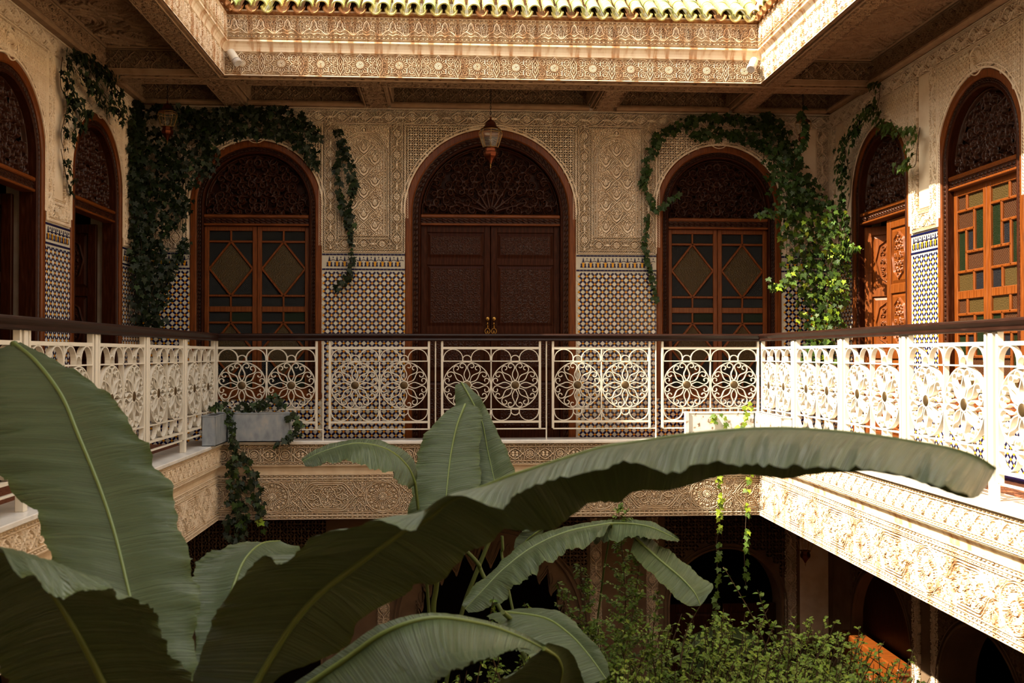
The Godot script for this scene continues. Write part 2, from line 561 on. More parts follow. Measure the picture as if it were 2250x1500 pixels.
# ---------------------------------------------------------------- carving: relief cut from drawn lines
class Carve:
	var w: float
	var h: float
	var c: float
	var nx: int
	var ny: int
	var f := PackedFloat32Array()   # distance to what stands proud, negative inside it
	var sx := false                 # mirror every stroke left-right
	var sy := false
	var pad := 0.012

	func _init(w_: float, h_: float, cell: float) -> void:
		w = w_
		h = h_
		nx = int(round(w / cell)) + 1
		ny = int(round(h / cell)) + 1
		c = w / (nx - 1)
		f.resize(nx * ny)
		f.fill(pad)

	func seg(a: Vector2, b: Vector2, r: float, r2 := -1.0) -> void:
		if r2 < 0: r2 = r
		var cy := h / (ny - 1)
		var m := maxf(r, r2) + pad
		var x0 := maxi(0, int((minf(a.x, b.x) - m) / c))
		var x1 := mini(nx - 1, int((maxf(a.x, b.x) + m) / c) + 1)
		var y0 := maxi(0, int((minf(a.y, b.y) - m) / cy))
		var y1 := mini(ny - 1, int((maxf(a.y, b.y) + m) / cy) + 1)
		var d := b - a
		var L := maxf(d.length_squared(), 1e-12)
		for y in range(y0, y1 + 1):
			for x in range(x0, x1 + 1):
				var p := Vector2(x * c, y * cy) - a
				var t := clampf(p.dot(d) / L, 0.0, 1.0)
				var q := (p - d * t).length() - lerpf(r, r2, t)
				var i := y * nx + x
				if q < f[i]: f[i] = q

	func line(pts, r: float, r2 := -1.0) -> void:
		if r2 < 0: r2 = r
		var m: int = pts.size() - 1
		for k in (4 if sx and sy else 2 if sx or sy else 1):
			var mx := sx and (k & 1) == 1
			var my := sy and ((k >> 1 if sx else k) & 1) == 1
			for i in m:
				var a: Vector2 = pts[i]
				var b: Vector2 = pts[i + 1]
				if mx:
					a.x = w - a.x
					b.x = w - b.x
				if my:
					a.y = h - a.y
					b.y = h - b.y
				seg(a, b, lerpf(r, r2, float(i) / m), lerpf(r, r2, float(i + 1) / m))

	func curve(p: Array, r: float, r2 := -1.0, closed := false) -> void:
		var out := PackedVector2Array()
		var m := p.size()
		for i in (m if closed else m - 1):
			for k in 4:
				out.append(p[i].cubic_interpolate(p[(i + 1) % m], p[(i - 1 + m) % m] if closed else p[maxi(i - 1, 0)], p[(i + 2) % m] if closed else p[mini(i + 2, m - 1)], k / 4.0))
		out.append(p[0] if closed else p[m - 1])
		line(out, r, r2)

	func ring(at: Vector2, R: float, r: float, a0 := 0.0, a1 := TAU, m := 24) -> void:
		var p := PackedVector2Array()
		for i in m + 1:
			var a := lerpf(a0, a1, float(i) / m)
			p.append(at + Vector2(cos(a), sin(a)) * R)
		line(p, r)

	func spiral(at: Vector2, R: float, a0: float, turns: float, r: float) -> void:
		var p := PackedVector2Array()
		for i in 15:
			var t := i / 14.0
			var a := a0 + TAU * turns * t
			p.append(at + Vector2(cos(a), sin(a)) * R * (1.0 - 0.8 * t))
		line(p, r, r * 0.6)

	func each(fun: Callable) -> void:   # f = fun(x, y, f) over the whole field
		var cy := h / (ny - 1)
		for y in ny:
			for x in nx:
				var i := y * nx + x
				f[i] = fun.call(x * c, y * cy, f[i])

	func disc(at: Vector2, R: float, cut := false) -> void:
		var cy := h / (ny - 1)
		var m := R + pad
		for y in range(maxi(0, int((at.y - m) / cy)), mini(ny - 1, int((at.y + m) / cy) + 1) + 1):
			for x in range(maxi(0, int((at.x - m) / c)), mini(nx - 1, int((at.x + m) / c) + 1) + 1):
				var q := Vector2(x * c - at.x, y * cy - at.y).length() - R
				var i := y * nx + x
				f[i] = maxf(f[i], -q) if cut else minf(f[i], q)

	func cut(a: Vector2, b: Vector2, r: float, r2 := -1.0) -> void:
		if r2 < 0: r2 = r
		var cy := h / (ny - 1)
		var m := maxf(r, r2) + 0.003
		var d := b - a
		var L := maxf(d.length_squared(), 1e-12)
		for y in range(maxi(0, int((minf(a.y, b.y) - m) / cy)), mini(ny - 1, int((maxf(a.y, b.y) + m) / cy) + 1) + 1):
			for x in range(maxi(0, int((minf(a.x, b.x) - m) / c)), mini(nx - 1, int((maxf(a.x, b.x) + m) / c) + 1) + 1):
				var p := Vector2(x * c, y * cy) - a
				var t := clampf(p.dot(d) / L, 0.0, 1.0)
				var i := y * nx + x
				f[i] = maxf(f[i], lerpf(r, r2, t) - (p - d * t).length())

	func wheel(at: Vector2, R: float, spokes: int, hub := 0.2) -> void:   # a rosette of wedges
		disc(at, R)
		for k in spokes:
			var e := Vector2.from_angle(TAU * (k + 0.5) / spokes)
			cut(at + e * R * (hub + 0.16), at + e * R * 0.84, R * 0.035, R * 0.09)
		for k in 14:
			cut(at + Vector2.from_angle(TAU * k / 14) * R * hub, at + Vector2.from_angle(TAU * (k + 1) / 14) * R * hub, 0.0016)

	func leaves(gap: float, s: float, sd: int, fx := true, fy := false, dot := 0.0026, only = null) -> void:   # small leaves packed into the ground that is left
		var cy := h / (ny - 1)
		var gw := int(ceil(w / s)) + 3
		var gh := int(ceil(h / s)) + 3
		var pts := PackedVector2Array()
		var rr := RandomNumberGenerator.new()
		rr.seed = sd
		for j in gh:
			for i in gw:
				pts.append(Vector2((i - 1 + 0.5 * (j & 1) + rr.randf_range(-0.28, 0.28)) * s, (j - 1 + rr.randf_range(-0.28, 0.28)) * s))
		for y in ny:
			for x in nx:
				var id := y * nx + x
				if f[id] < gap: continue
				var p := Vector2(x * c, y * cy)
				if only != null and not only.call(p): continue
				if fx: p.x = minf(p.x, w - p.x)
				if fy: p.y = minf(p.y, h - p.y)
				var o := p
				p += Vector2(sin(o.y / s * 2.1), sin(o.x / s * 2.3)) * s * 0.28
				var ci := int(floor(p.x / s)) + 1
				var cj := int(floor(p.y / s)) + 1
				var d1 := 9.0
				var d2 := 9.0
				for j in range(maxi(cj - 1, 0), mini(cj + 2, gh - 1) + 1):
					for i in range(maxi(ci - 2, 0), mini(ci + 2, gw - 1) + 1):
						var q := pts[j * gw + i].distance_squared_to(p)
						if q < d1:
							d2 = d1
							d1 = q
						elif q < d2: d2 = q
				d1 = sqrt(d1)
				d2 = sqrt(d2)
				f[id] = maxf(maxf(gap * 0.45 - (d2 - d1) * 0.5, gap - f[id]), dot - d1)

	func mesh(depth: float, soft := 0.0016, round_ := 0.0, pierced := false) -> ArrayMesh:
		var cy := h / (ny - 1)
		var z := PackedFloat32Array()
		z.resize(nx * ny)
		for i in nx * ny:
			var t := clampf(0.5 - f[i] / (2.0 * soft), 0.0, 1.0)
			z[i] = depth * t if round_ <= 0.0 else depth * t * (1.0 - round_ + round_ * clampf(-f[i] / 0.012, 0.0, 1.0))
		var V := PackedVector3Array()
		var N := PackedVector3Array()
		V.resize(nx * ny)
		N.resize(nx * ny)
		for y in ny:
			for x in nx:
				var i := y * nx + x
				V[i] = Vector3(x * c, y * cy, z[i])
				var dx := (z[y * nx + mini(x + 1, nx - 1)] - z[y * nx + maxi(x - 1, 0)]) / (2.0 * c)
				var dy := (z[mini(y + 1, ny - 1) * nx + x] - z[maxi(y - 1, 0) * nx + x]) / (2.0 * cy)
				N[i] = Vector3(0, 0, 1) if round_ <= 0.0 and z[i] > depth * 0.97 else Vector3(-dx, -dy, 1.0).normalized()
		var I := PackedInt32Array()
		for y in ny - 1:
			for x in nx - 1:
				var i := y * nx + x
				if pierced and z[i] + z[i + 1] + z[i + nx] + z[i + nx + 1] <= 0.0: continue
				if absf(z[i] - z[i + nx + 1]) < absf(z[i + 1] - z[i + nx]):
					I.append_array(PackedInt32Array([i, i + nx + 1, i + 1, i, i + nx, i + nx + 1]))
				else:
					I.append_array(PackedInt32Array([i, i + nx, i + 1, i + 1, i + nx, i + nx + 1]))
		var a := []
		a.resize(Mesh.ARRAY_MAX)
		a[Mesh.ARRAY_VERTEX] = V
		a[Mesh.ARRAY_NORMAL] = N
		a[Mesh.ARRAY_INDEX] = I
		var m := ArrayMesh.new()
		m.add_surface_from_arrays(Mesh.PRIMITIVE_TRIANGLES, a)
		return m


const RELIEF := 0.030
var MO := {}   # name -> [mesh, width, height]


func keep(called: String, k: Carve, depth := RELIEF, round_ := 0.0):
	MO[called] = [k.mesh(depth, 0.0016, round_), k.w, k.h]


func border(k: Carve, y: float, hh: float, count: int):   # a run of lozenges between two fillets
	var s := k.w / count
	k.seg(Vector2(0, y + 0.003), Vector2(k.w, y + 0.003), 0.003)
	k.seg(Vector2(0, y + hh - 0.003), Vector2(k.w, y + hh - 0.003), 0.003)
	for i in count + 1:
		var m := Vector2(i * s, y + hh / 2)
		k.seg(m - Vector2(s * 0.27, 0), m, 0.0008, hh * 0.18)
		k.seg(m, m + Vector2(s * 0.27, 0), hh * 0.18, 0.0008)
		if i < count:
			var q := m + Vector2(s / 2, 0)
			k.seg(q + Vector2(0, -hh * 0.3), q + Vector2(s * 0.2, 0), 0.0016)
			k.seg(q + Vector2(0, hh * 0.3), q + Vector2(s * 0.2, 0), 0.0016)
			k.seg(q + Vector2(0, -hh * 0.3), q + Vector2(-s * 0.2, 0), 0.0016)
			k.seg(q + Vector2(0, hh * 0.3), q + Vector2(-s * 0.2, 0), 0.0016)


func V(x: float, y: float) -> Vector2:
	return Vector2(x, y)


func octagram(at: Vector2, R: float, inner := 0.765) -> PackedVector2Array:
	var p := PackedVector2Array()
	for i in 17:
		p.append(at + Vector2.from_angle(TAU * i / 16.0) * (R if i % 2 == 0 else R * inner))
	return p


func motifs():
	# rosette frieze of the roof slab: sun wheels in eight-pointed stars between almond cartouches
	var k := Carve.new(0.376, 0.235, 0.0026)
	var c := V(0.188, 0.122)
	k.seg(V(0, 0.005), V(0.376, 0.005), 0.0065)
	k.seg(V(0, 0.232), V(0.376, 0.232), 0.003)
	k.line(octagram(c, 0.104), 0.0036)
	for i in 20:
		var e := Vector2.from_angle(TAU * (i + 0.5) / 20)
		k.seg(c + e * 0.048, c + e * 0.072, 0.0024, 0.0042)
	k.disc(c, 0.039)
	for i in 16:
		k.disc(c + Vector2.from_angle(TAU * i / 16) * 0.031, 0.0030, true)
	for i in 9:
		k.disc(c + Vector2.from_angle(TAU * i / 9) * 0.0185, 0.0030, true)
	for i in 4:
		k.cut(c, c + Vector2.from_angle(TAU * i / 4 + 0.4) * 0.010, 0.0016)
	k.leaves(0.0048, 0.017, 3, true, false, 0.0, func(p): return p.distance_to(V(0.188, 0.122)) < 0.096)
	k.sx = true
	k.curve([V(0, 0.222), V(0.012, 0.19), V(0.03, 0.16), V(0.022, 0.122), V(0.03, 0.085), V(0.012, 0.05), V(0, 0.02)], 0.0034)
	k.curve([V(0.022, 0.122), V(0.05, 0.13), V(0.084, 0.122)], 0.003)
	k.curve([V(0.022, 0.122), V(0.05, 0.114), V(0.084, 0.122)], 0.003)
	k.curve([V(0, 0.175), V(0.013, 0.145), V(0, 0.122)], 0.003)
	k.curve([V(0, 0.069), V(0.013, 0.1), V(0, 0.122)], 0.003)
	for s in [0.0, 1.0]:
		var y := 0.122 + (0.062 if s > 0 else -0.062)
		k.spiral(V(0.066, y), 0.024, -0.6 if s > 0 else 0.6, 1.1 if s > 0 else -1.1, 0.0042)
		k.curve([V(0.03, 0.122 + (y - 0.122) * 1.45), V(0.07, 0.122 + (y - 0.122) * 1.62), V(0.13, 0.122 + (y - 0.122) * 1.52), V(0.188, 0.122 + (y - 0.122) * 1.72)], 0.0036, 0.0022)
	k.leaves(0.0058, 0.022, 5)
	keep("rosette", k)
	# palmette frieze above it
	k = Carve.new(0.25, 0.22, 0.0026)
	border(k, 0.0, 0.034, 6)
	border(k, 0.186, 0.034, 6)
	k.sx = true
	k.curve([V(0, 0.046), V(0.022, 0.052), V(0.05, 0.078), V(0.08, 0.092), V(0.105, 0.082), V(0.125, 0.07)], 0.0055)
	k.curve([V(0, 0.054), V(0.022, 0.068), V(0.024, 0.1), V(0.034, 0.13), V(0.018, 0.158), V(0, 0.18)], 0.0034)
	for i in 5:
		k.seg(V(0, 0.066 + i * 0.02), V(0.011, 0.078 + i * 0.02), 0.0028, 0.0018)
	k.seg(V(0, 0.06), V(0, 0.165), 0.0018)
	k.curve([V(0.125, 0.18), V(0.103, 0.15), V(0.1, 0.12), V(0.085, 0.098)], 0.006)
	k.curve([V(0.125, 0.165), V(0.114, 0.135), V(0.125, 0.105)], 0.003)
	k.curve([V(0.04, 0.17), V(0.062, 0.178), V(0.082, 0.165), V(0.078, 0.14), V(0.058, 0.14), V(0.058, 0.155)], 0.0045, 0.003)
	k.curve([V(0.125, 0.045), V(0.09, 0.056), V(0.06, 0.05), V(0.05, 0.044)], 0.0065, 0.002)
	k.curve([V(0.125, 0.07), V(0.1, 0.07), V(0.08, 0.074)], 0.003)
	k.leaves(0.0058, 0.024, 7)
	keep("palmette", k)
	# ogee ovals, the frieze and the upright strips of the walls
	k = Carve.new(0.247, 0.122, 0.0026)
	k.sx = true
	k.sy = true
	k.curve([V(0, 0.05), V(0.02, 0.062), V(0.045, 0.066), V(0.075, 0.094), V(0.1, 0.113), V(0.1235, 0.117)], 0.0034)
	k.curve([V(0, 0.061), V(0.025, 0.08), V(0.02, 0.115)], 0.0046, 0.002)
	k.curve([V(0.03, 0.1), V(0.046, 0.112), V(0.06, 0.1), V(0.05, 0.088)], 0.0042, 0.002)
	k.seg(V(0, 0.061), V(0, 0.1), 0.0036, 0.001)
	k.seg(V(0.247, 0.061), V(0.247, 0.1), 0.0036, 0.001)
	k.seg(V(0, 0.061), V(0, 0.022), 0.0036, 0.001)
	k.seg(V(0.247, 0.061), V(0.247, 0.022), 0.0036, 0.001)
	k.curve([V(0.062, 0.061), V(0.085, 0.07), V(0.095, 0.085)], 0.0024)
	k.wheel(V(0.1235, 0.061), 0.037, 8)
	k.leaves(0.0058, 0.018, 9, true, true)
	keep("oval", k)
	# plaited edging between two fillets
	k = Carve.new(0.06, 0.040, 0.0022)
	k.seg(V(0, 0.003), V(0.06, 0.003), 0.0042)
	k.seg(V(0, 0.037), V(0.06, 0.037), 0.0042)
	for s in [-1.0, 0.0, 1.0, 2.0]:
		k.line(smooth2([V(0.03 * s, 0.011), V(0.03 * s + 0.014, 0.017), V(0.03 * s + 0.028, 0.028)], 3), 0.0036, 0.002)
	keep("plait", k, 0.022)
	# net of small crosses
	k = Carve.new(0.054, 0.054, 0.0018)
	c = V(0.027, 0.027)
	for i in 4:
		var e := Vector2.from_angle(TAU * i / 4)
		k.seg(c, c + e * 0.025, 0.0082, 0.0010)
	k.pad = 0.002
	keep("crosslet", k, 0.024)
	var m2 := Carve.new(0.054, 0.054, 0.0018)
	m2.line([V(0, 0.013), V(0.013, 0), V(0.041, 0), V(0.054, 0.013), V(0.054, 0.041), V(0.041, 0.054), V(0.013, 0.054), V(0, 0.041), V(0, 0.013)], 0.0028)
	for i in m2.f.size():
		k.f[i] = minf(k.f[i], m2.f[i])
	keep("crosslet", k, 0.024)
	# blind arch panel of tulip lattice
	var pw := 0.552
	var ph := 1.17
	k = Carve.new(pw, ph, 0.0030)
	k.pad = 0.008
	var R := pw / 2 - 0.018
	var ys := ph - R - 0.06
	var ar := PackedVector2Array()
	var ar2 := PackedVector2Array()
	ar.append(V(0.018, 0))
	ar2.append(V(0.052, 0))
	for i in 29:
		var a := PI - PI * i / 28
		ar.append(V(pw / 2 + cos(a) * R, ys + sin(a) * R))
		ar2.append(V(pw / 2 + cos(a) * (R - 0.034), ys + sin(a) * (R - 0.034)))
	ar.append(V(pw - 0.018, 0))
	ar2.append(V(pw - 0.052, 0))
	k.line(ar, 0.0044)
	k.line(ar2, 0.004)
	k.ring(V(pw / 2, ph - 0.04), 0.032, 0.005)
	k.disc(V(pw / 2, ph - 0.04), 0.016)
	var inside := func(p: Vector2) -> bool:
		return p.x > 0.058 and p.x < pw - 0.058 and (p.y < ys or p.distance_to(V(pw / 2, ys)) < R - 0.04)
	var put_line := func(pts: Array, r: float, r2: float):
		if pts.all(func(q): return inside.call(q)):
			k.curve(pts, r, r2)
	for j in range(-1, 11):
		for i in range(-1, 4):
			var o := V(pw / 2 + (i - 1) * 0.25 + (0.125 if j % 2 else 0.0), 0.02 + j * 0.119)
			for s in [-1.0, 1.0]:   # the lattice: four stepped sides
				put_line.call([o + V(0, 0.119), o + V(s * 0.022, 0.1), o + V(s * 0.03, 0.086), o + V(s * 0.062, 0.06), o + V(s * 0.07, 0.045), o + V(s * 0.1, 0.022), o + V(s * 0.125, 0.0)], 0.0036, 0.0036)
				put_line.call([o + V(0, -0.119), o + V(s * 0.05, -0.08), o + V(s * 0.085, -0.03), o + V(s * 0.125, 0.0)], 0.0036, 0.0036)
				put_line.call([o + V(0, -0.085), o + V(s * 0.032, -0.062), o + V(s * 0.05, -0.028), o + V(s * 0.088, 0.012)], 0.0115, 0.003)
				put_line.call([o + V(s * 0.016, 0.05), o + V(s * 0.036, 0.036), o + V(s * 0.05, 0.02), o + V(s * 0.036, 0.012)], 0.0055, 0.003)
			if inside.call(o + V(0, 0.03)) and inside.call(o + V(0, -0.06)):
				k.disc(o + V(0, -0.03), 0.024)
				k.seg(o + V(0, -0.02), o + V(0, 0.022), 0.018, 0.001)
				for q in 7:
					k.disc(o + V(0, -0.03) + (Vector2.from_angle(TAU * q / 6) * 0.013 if q < 6 else Vector2.ZERO), 0.0030, true)
				k.disc(o + V(0, 0.07), 0.009)
	k.leaves(0.0056, 0.029, 11, true, false, 0.0028)
	keep("tulip", k)
	# upper band of the gallery's edge: wheels and quatrefoils
	k = Carve.new(0.29, 0.206, 0.0026)
	border(k, 0.0, 0.036, 7)
	border(k, 0.17, 0.036, 7)
	var q1 := V(0.0725, 0.103)
	var q2 := V(0.2175, 0.103)
	k.ring(q1, 0.047, 0.0038)
	k.wheel(q1, 0.034, 10, 0.3)
	var quat := []
	for i in 16:
		quat.append(q2 + Vector2.from_angle(TAU * i / 16) * V(1.18, 0.96) * (0.056 if i % 4 == 0 else 0.047 if i % 4 == 2 else 0.05))
	k.curve(quat, 0.0038, -1.0, true)
	for i in 4:
		k.disc(q2 + Vector2.from_angle(TAU * (i + 0.5) / 4) * V(0.026, 0.018), 0.0125)
	k.cut(q2 - V(0.045, 0), q2 + V(0.045, 0), 0.0016)
	k.cut(q2 - V(0, 0.036), q2 + V(0, 0.036), 0.0016)
	k.sy = true
	for x in [0.0, 0.145, 0.29]:
		k.curve([V(x, 0.103), V(x + 0.016, 0.12), V(x + 0.014, 0.164)], 0.0034)
		k.curve([V(x, 0.103), V(x - 0.016, 0.12), V(x - 0.014, 0.164)], 0.0034)
		k.disc(V(x, 0.103), 0.008)
	k.sy = false
	k.leaves(0.0058, 0.018, 13, false, true)
	keep("wheelband", k)
	# the deep band under it: great rosettes between cartouches
	k = Carve.new(0.99, 0.458, 0.0032)
	border(k, 0.004, 0.036, 22)
	border(k, 0.04, 0.03, 22)
	border(k, 0.388, 0.03, 22)
	border(k, 0.418, 0.036, 22)
	c = V(0.495, 0.229)
	k.ring(c, 0.148, 0.0036, 0, TAU, 48)
	var lob := []
	for i in 36:
		lob.append(c + Vector2.from_angle(TAU * i / 36) * (0.163 + 0.006 * cos(TAU * i / 3.0)))
	k.curve(lob, 0.0036, -1.0, true)
	k.wheel(c, 0.04, 12, 0.45)
	for i in 28:
		var e := Vector2.from_angle(TAU * i / 28)
		k.seg(c + e * 0.05, c + e * 0.088, 0.0022, 0.004)
	for i in 12:
		var e := Vector2.from_angle(TAU * i / 12)
		for j in 4:
			k.seg(c + e * 0.118 - Vector2.from_angle(TAU * j / 8) * 0.017, c + e * 0.118 + Vector2.from_angle(TAU * j / 8) * 0.017, 0.0026)
	k.sx = true
	k.sy = true
	k.curve([V(0, 0.37), V(0.13, 0.37), V(0.17, 0.345), V(0.195, 0.31), V(0.215, 0.29), V(0.235, 0.25), V(0.262, 0.229)], 0.004)
	k.curve([V(0, 0.352), V(0.12, 0.352), V(0.155, 0.33), V(0.18, 0.3), V(0.2, 0.27), V(0.235, 0.229)], 0.0034)
	k.seg(V(0.262, 0.236), V(0.335, 0.236), 0.0034)
	k.curve([V(0, 0.33), V(0.03, 0.33), V(0.045, 0.3), V(0.06, 0.29), V(0.066, 0.26), V(0.08, 0.229)], 0.0034)
	k.curve([V(0.08, 0.229), V(0.12, 0.254), V(0.155, 0.25), V(0.185, 0.229)], 0.0042)
	k.curve([V(0.05, 0.305), V(0.09, 0.315), V(0.12, 0.29), V(0.1, 0.268), V(0.085, 0.28)], 0.0045, 0.003)
	k.curve([V(0.12, 0.33), V(0.15, 0.3), V(0.14, 0.275)], 0.0048, 0.002)
	k.curve([V(0.29, 0.37), V(0.272, 0.33), V(0.29, 0.29), V(0.308, 0.33), V(0.29, 0.37)], 0.0034)
	k.curve([V(0.29, 0.29), V(0.268, 0.268), V(0.29, 0.242), V(0.312, 0.268), V(0.29, 0.29)], 0.0034)
	k.curve([V(0.235, 0.372), V(0.25, 0.33), V(0.28, 0.3)], 0.0045, 0.002)
	k.curve([V(0.345, 0.372), V(0.33, 0.33), V(0.3, 0.3)], 0.0045, 0.002)
	for i in 8:
		var e := Vector2.from_angle(TAU * i / 8)
		k.sx = false
		k.sy = false
		for q in [V(0, 0.229), V(0.99, 0.229)]:
			k.seg(q + e * 0.018, q + e * 0.05, 0.002, 0.0042)
	k.disc(V(0, 0.229), 0.012)
	k.disc(V(0.99, 0.229), 0.012)
	k.leaves(0.0058, 0.022, 17, true, true)
	keep("cartouche", k)
	# flowers in a lozenge chain: the sides of the coffers
	k = Carve.new(0.337, 0.20, 0.003)
	k.sx = true
	k.seg(V(0, 0.004), V(0.337, 0.004), 0.004)
	k.seg(V(0, 0.196), V(0.337, 0.196), 0.004)
	k.curve([V(0, 0.028), V(0.045, 0.06), V(0.062, 0.085), V(0.09, 0.1), V(0.13, 0.135), V(0.168, 0.19)], 0.004)
	k.curve([V(0, 0.172), V(0.045, 0.14), V(0.062, 0.115), V(0.09, 0.1), V(0.13, 0.065), V(0.15, 0.04), V(0.152, 0.008)], 0.004)
	k.ring(V(0.09, 0.1), 0.012, 0.003)
	for i in 4:
		k.seg(V(0.168, 0.1) + Vector2.from_angle(TAU * i / 4 + PI / 4) * 0.012, V(0.168, 0.1) + Vector2.from_angle(TAU * i / 4 + PI / 4) * 0.036, 0.003, 0.009)
		k.seg(V(0, 0.1) + Vector2.from_angle(TAU * i / 4) * 0.012, V(0, 0.1) + Vector2.from_angle(TAU * i / 4) * 0.036, 0.003, 0.009)
	k.leaves(0.0058, 0.022, 19)
	keep("lozenge", k)
	# stars and rounds of the coffer ceilings
	k = Carve.new(0.68, 0.68, 0.0055)
	k.sx = true
	k.sy = true
	c = V(0.34, 0.34)
	k.line(octagram(c, 0.2, 0.765), 0.006)
	k.ring(c, 0.13, 0.006, 0, TAU, 36)
	k.ring(c, 0.1, 0.005, 0, TAU, 36)
	for i in 18:
		k.seg(c + Vector2.from_angle(TAU * i / 18) * 0.06, c + Vector2.from_angle(TAU * i / 18) * 0.088, 0.005)
	k.ring(V(0, 0), 0.14, 0.006)
	k.ring(V(0, 0), 0.2, 0.005)
	k.line([V(0.34, 0.02), V(0.26, 0.1), V(0.2, 0.1), V(0.2, 0.16), V(0.14, 0.2), V(0.02, 0.34)], 0.006)
	k.leaves(0.012, 0.045, 23, true, true, 0.004)
	keep("starceiling", k, 0.026)
	# fluted whorl over each arch
	k = Carve.new(0.30, 0.30, 0.003)
	c = V(0.15, 0.15)
	k.each(func(x, y, _f):
		var p := Vector2(x, y) - c
		var r := p.length()
		var a := atan2(p.y, p.x) - r * 9.0
		if r > 0.115: return maxf(absf(r - 0.137) - 0.006, -1.0)
		return maxf(0.004 - absf(sin(a * 8.0)) * r * 0.125, r - 0.108))
	keep("whorl", k, 0.022)


func run(parent: Node, called: String, motif: String, m: Material, origin: Vector3, u: Vector3, v: Vector3, length: float, height := 0.0, count := 0) -> MultiMeshInstance3D:   # a band of repeats along u, made to fit
	var mo: Array = MO[motif]
	var hh: float = height if height > 0.0 else mo[2]
	var sv: float = hh / mo[2]
	var nn := count if count > 0 else maxi(1, int(round(length / (mo[1] * sv))))
	var s: float = length / (nn * mo[1])
	var xfs := []
	for i in nn:
		var b := Basis(u * s, v * sv, u.cross(v))
		xfs.append(Transform3D(b, origin + u * (length * i / nn)))
	return many(called, mo[0], m, parent, xfs)


# ---------------------------------------------------------------- the building's shell
const X3 := Vector3(1, 0, 0)
const Y3 := Vector3(0, 1, 0)
const Z3 := Vector3(0, 0, 1)
var far_xf: Transform3D
var right_xf: Transform3D
var left_xf: Transform3D


func structure():
	far_xf = fr(Vector3(0, 0, -10.940), X3, Y3)
	right_xf = fr(Vector3(4.199, 0, 0), Z3, Y3)
	left_xf = fr(Vector3(-3.330, 0, 0), -Z3, Y3)
	# gallery floor: a ring of slab round the court
	var b := MB.new()
	for r in [[-3.33, 4.199, -10.94, -9.80], [-3.33, -2.262, -9.80, 0.3], [3.056, 4.199, -9.80, 0.3], [-3.33, 4.199, 0.31, 1.6]]:
		b.box(Vector3(r[0], -0.755, r[2]), Vector3(r[1], FLOOR_Y, r[3]))
	var fl := struct_("floor", b.mesh(), M.terracotta, "gallery floor of small brown clay tiles running round the court behind the railing", "floor")
	var tile := boxm(Vector3(-0.061, 0, -0.019), Vector3(0.061, 0.012, 0.019), 0.002)
	var xfs := []
	for side in [[3.20, 4.17, -9.6, -4.4], [-3.30, -2.42, -9.6, -4.4]]:
		var z: float = side[2]
		var row := 0
		while z < side[3]:
			var x: float = side[0] + (0.065 if row % 2 else 0.0)
			while x < side[1] - 0.05:
				xfs.append(Transform3D(Basis(), Vector3(x + 0.05, FLOOR_Y, z)))
				x += 0.13
			z += 0.044
			row += 1
	many("floor_tile", tile, M.terracotta, fl, xfs)
	# the gallery's edge: marble sill, wheel band, hollow, deep carved band
	var far_len := 5.275
	edge("trim_1", "far gallery edge, two carved plaster bands under a white marble sill", fr(Vector3(-2.250, 0, -9.787), X3, Y3), far_len, 18, 5, -0.0)
	edge("trim_2", "gallery edge on the shaded side, carved plaster bands receding under a marble sill", fr(Vector3(-2.250, 0, 0.3), -Z3, Y3), 10.075, 35, 10, 0.0)
	edge("trim_3", "sunlit gallery edge with carved bands, rust streaks and a marble sill", fr(Vector3(3.043, 0, -9.787), Z3, Y3), 10.075, 35, 10, 0.0)
	# roof slab's edge: rosette frieze, cornice, palmette frieze
	eave_band("trim_4", "far carved eave frieze with a row of sun wheel rosettes under green tiles", fr(Vector3(-2.210, 0, -9.787), X3, Y3), 5.28)
	eave_band("trim_5", "shaded eave frieze of carved plaster running from the corner towards the viewer", fr(Vector3(-2.210, 0, 0.3), -Z3, Y3), 10.075)
	eave_band("trim_6", "sunlit eave frieze of carved plaster with rust brown stains", fr(Vector3(3.070, 0, -9.787), Z3, Y3), 10.075)
	eave_band("trim_7", "eave frieze over the gallery behind the viewer", fr(Vector3(3.058, 0, 0.3), -X3, Y3), 5.28)
	# what lies behind the walls: dim rooms, closed all round
	b = MB.new()
	for y in [-4.55, -0.75, 3.77]:
		for r in [[-6.4, -3.62, -13.6, 3.4], [4.49, 7.2, -13.6, 3.4], [-3.62, 4.49, -13.6, -11.23], [-3.62, 4.49, 1.9, 3.4]]:
			b.box(Vector3(r[0], y, r[2]), Vector3(r[1], y + 0.35 if y < 0 else y + 0.2, r[3]))
	b.box(Vector3(-6.6, -4.6, -13.8), Vector3(-6.4, 3.97, 3.6))
	b.box(Vector3(7.2, -4.6, -13.8), Vector3(7.4, 3.97, 3.6))
	b.box(Vector3(-6.6, -4.6, -13.8), Vector3(7.4, 3.97, -13.6))
	b.box(Vector3(-6.6, -4.6, 3.4), Vector3(7.4, 3.97, 3.6))
	struct_("wall_outer", b.mesh(), M.dark_room, "dim rooms behind the open doors of the gallery", "room")


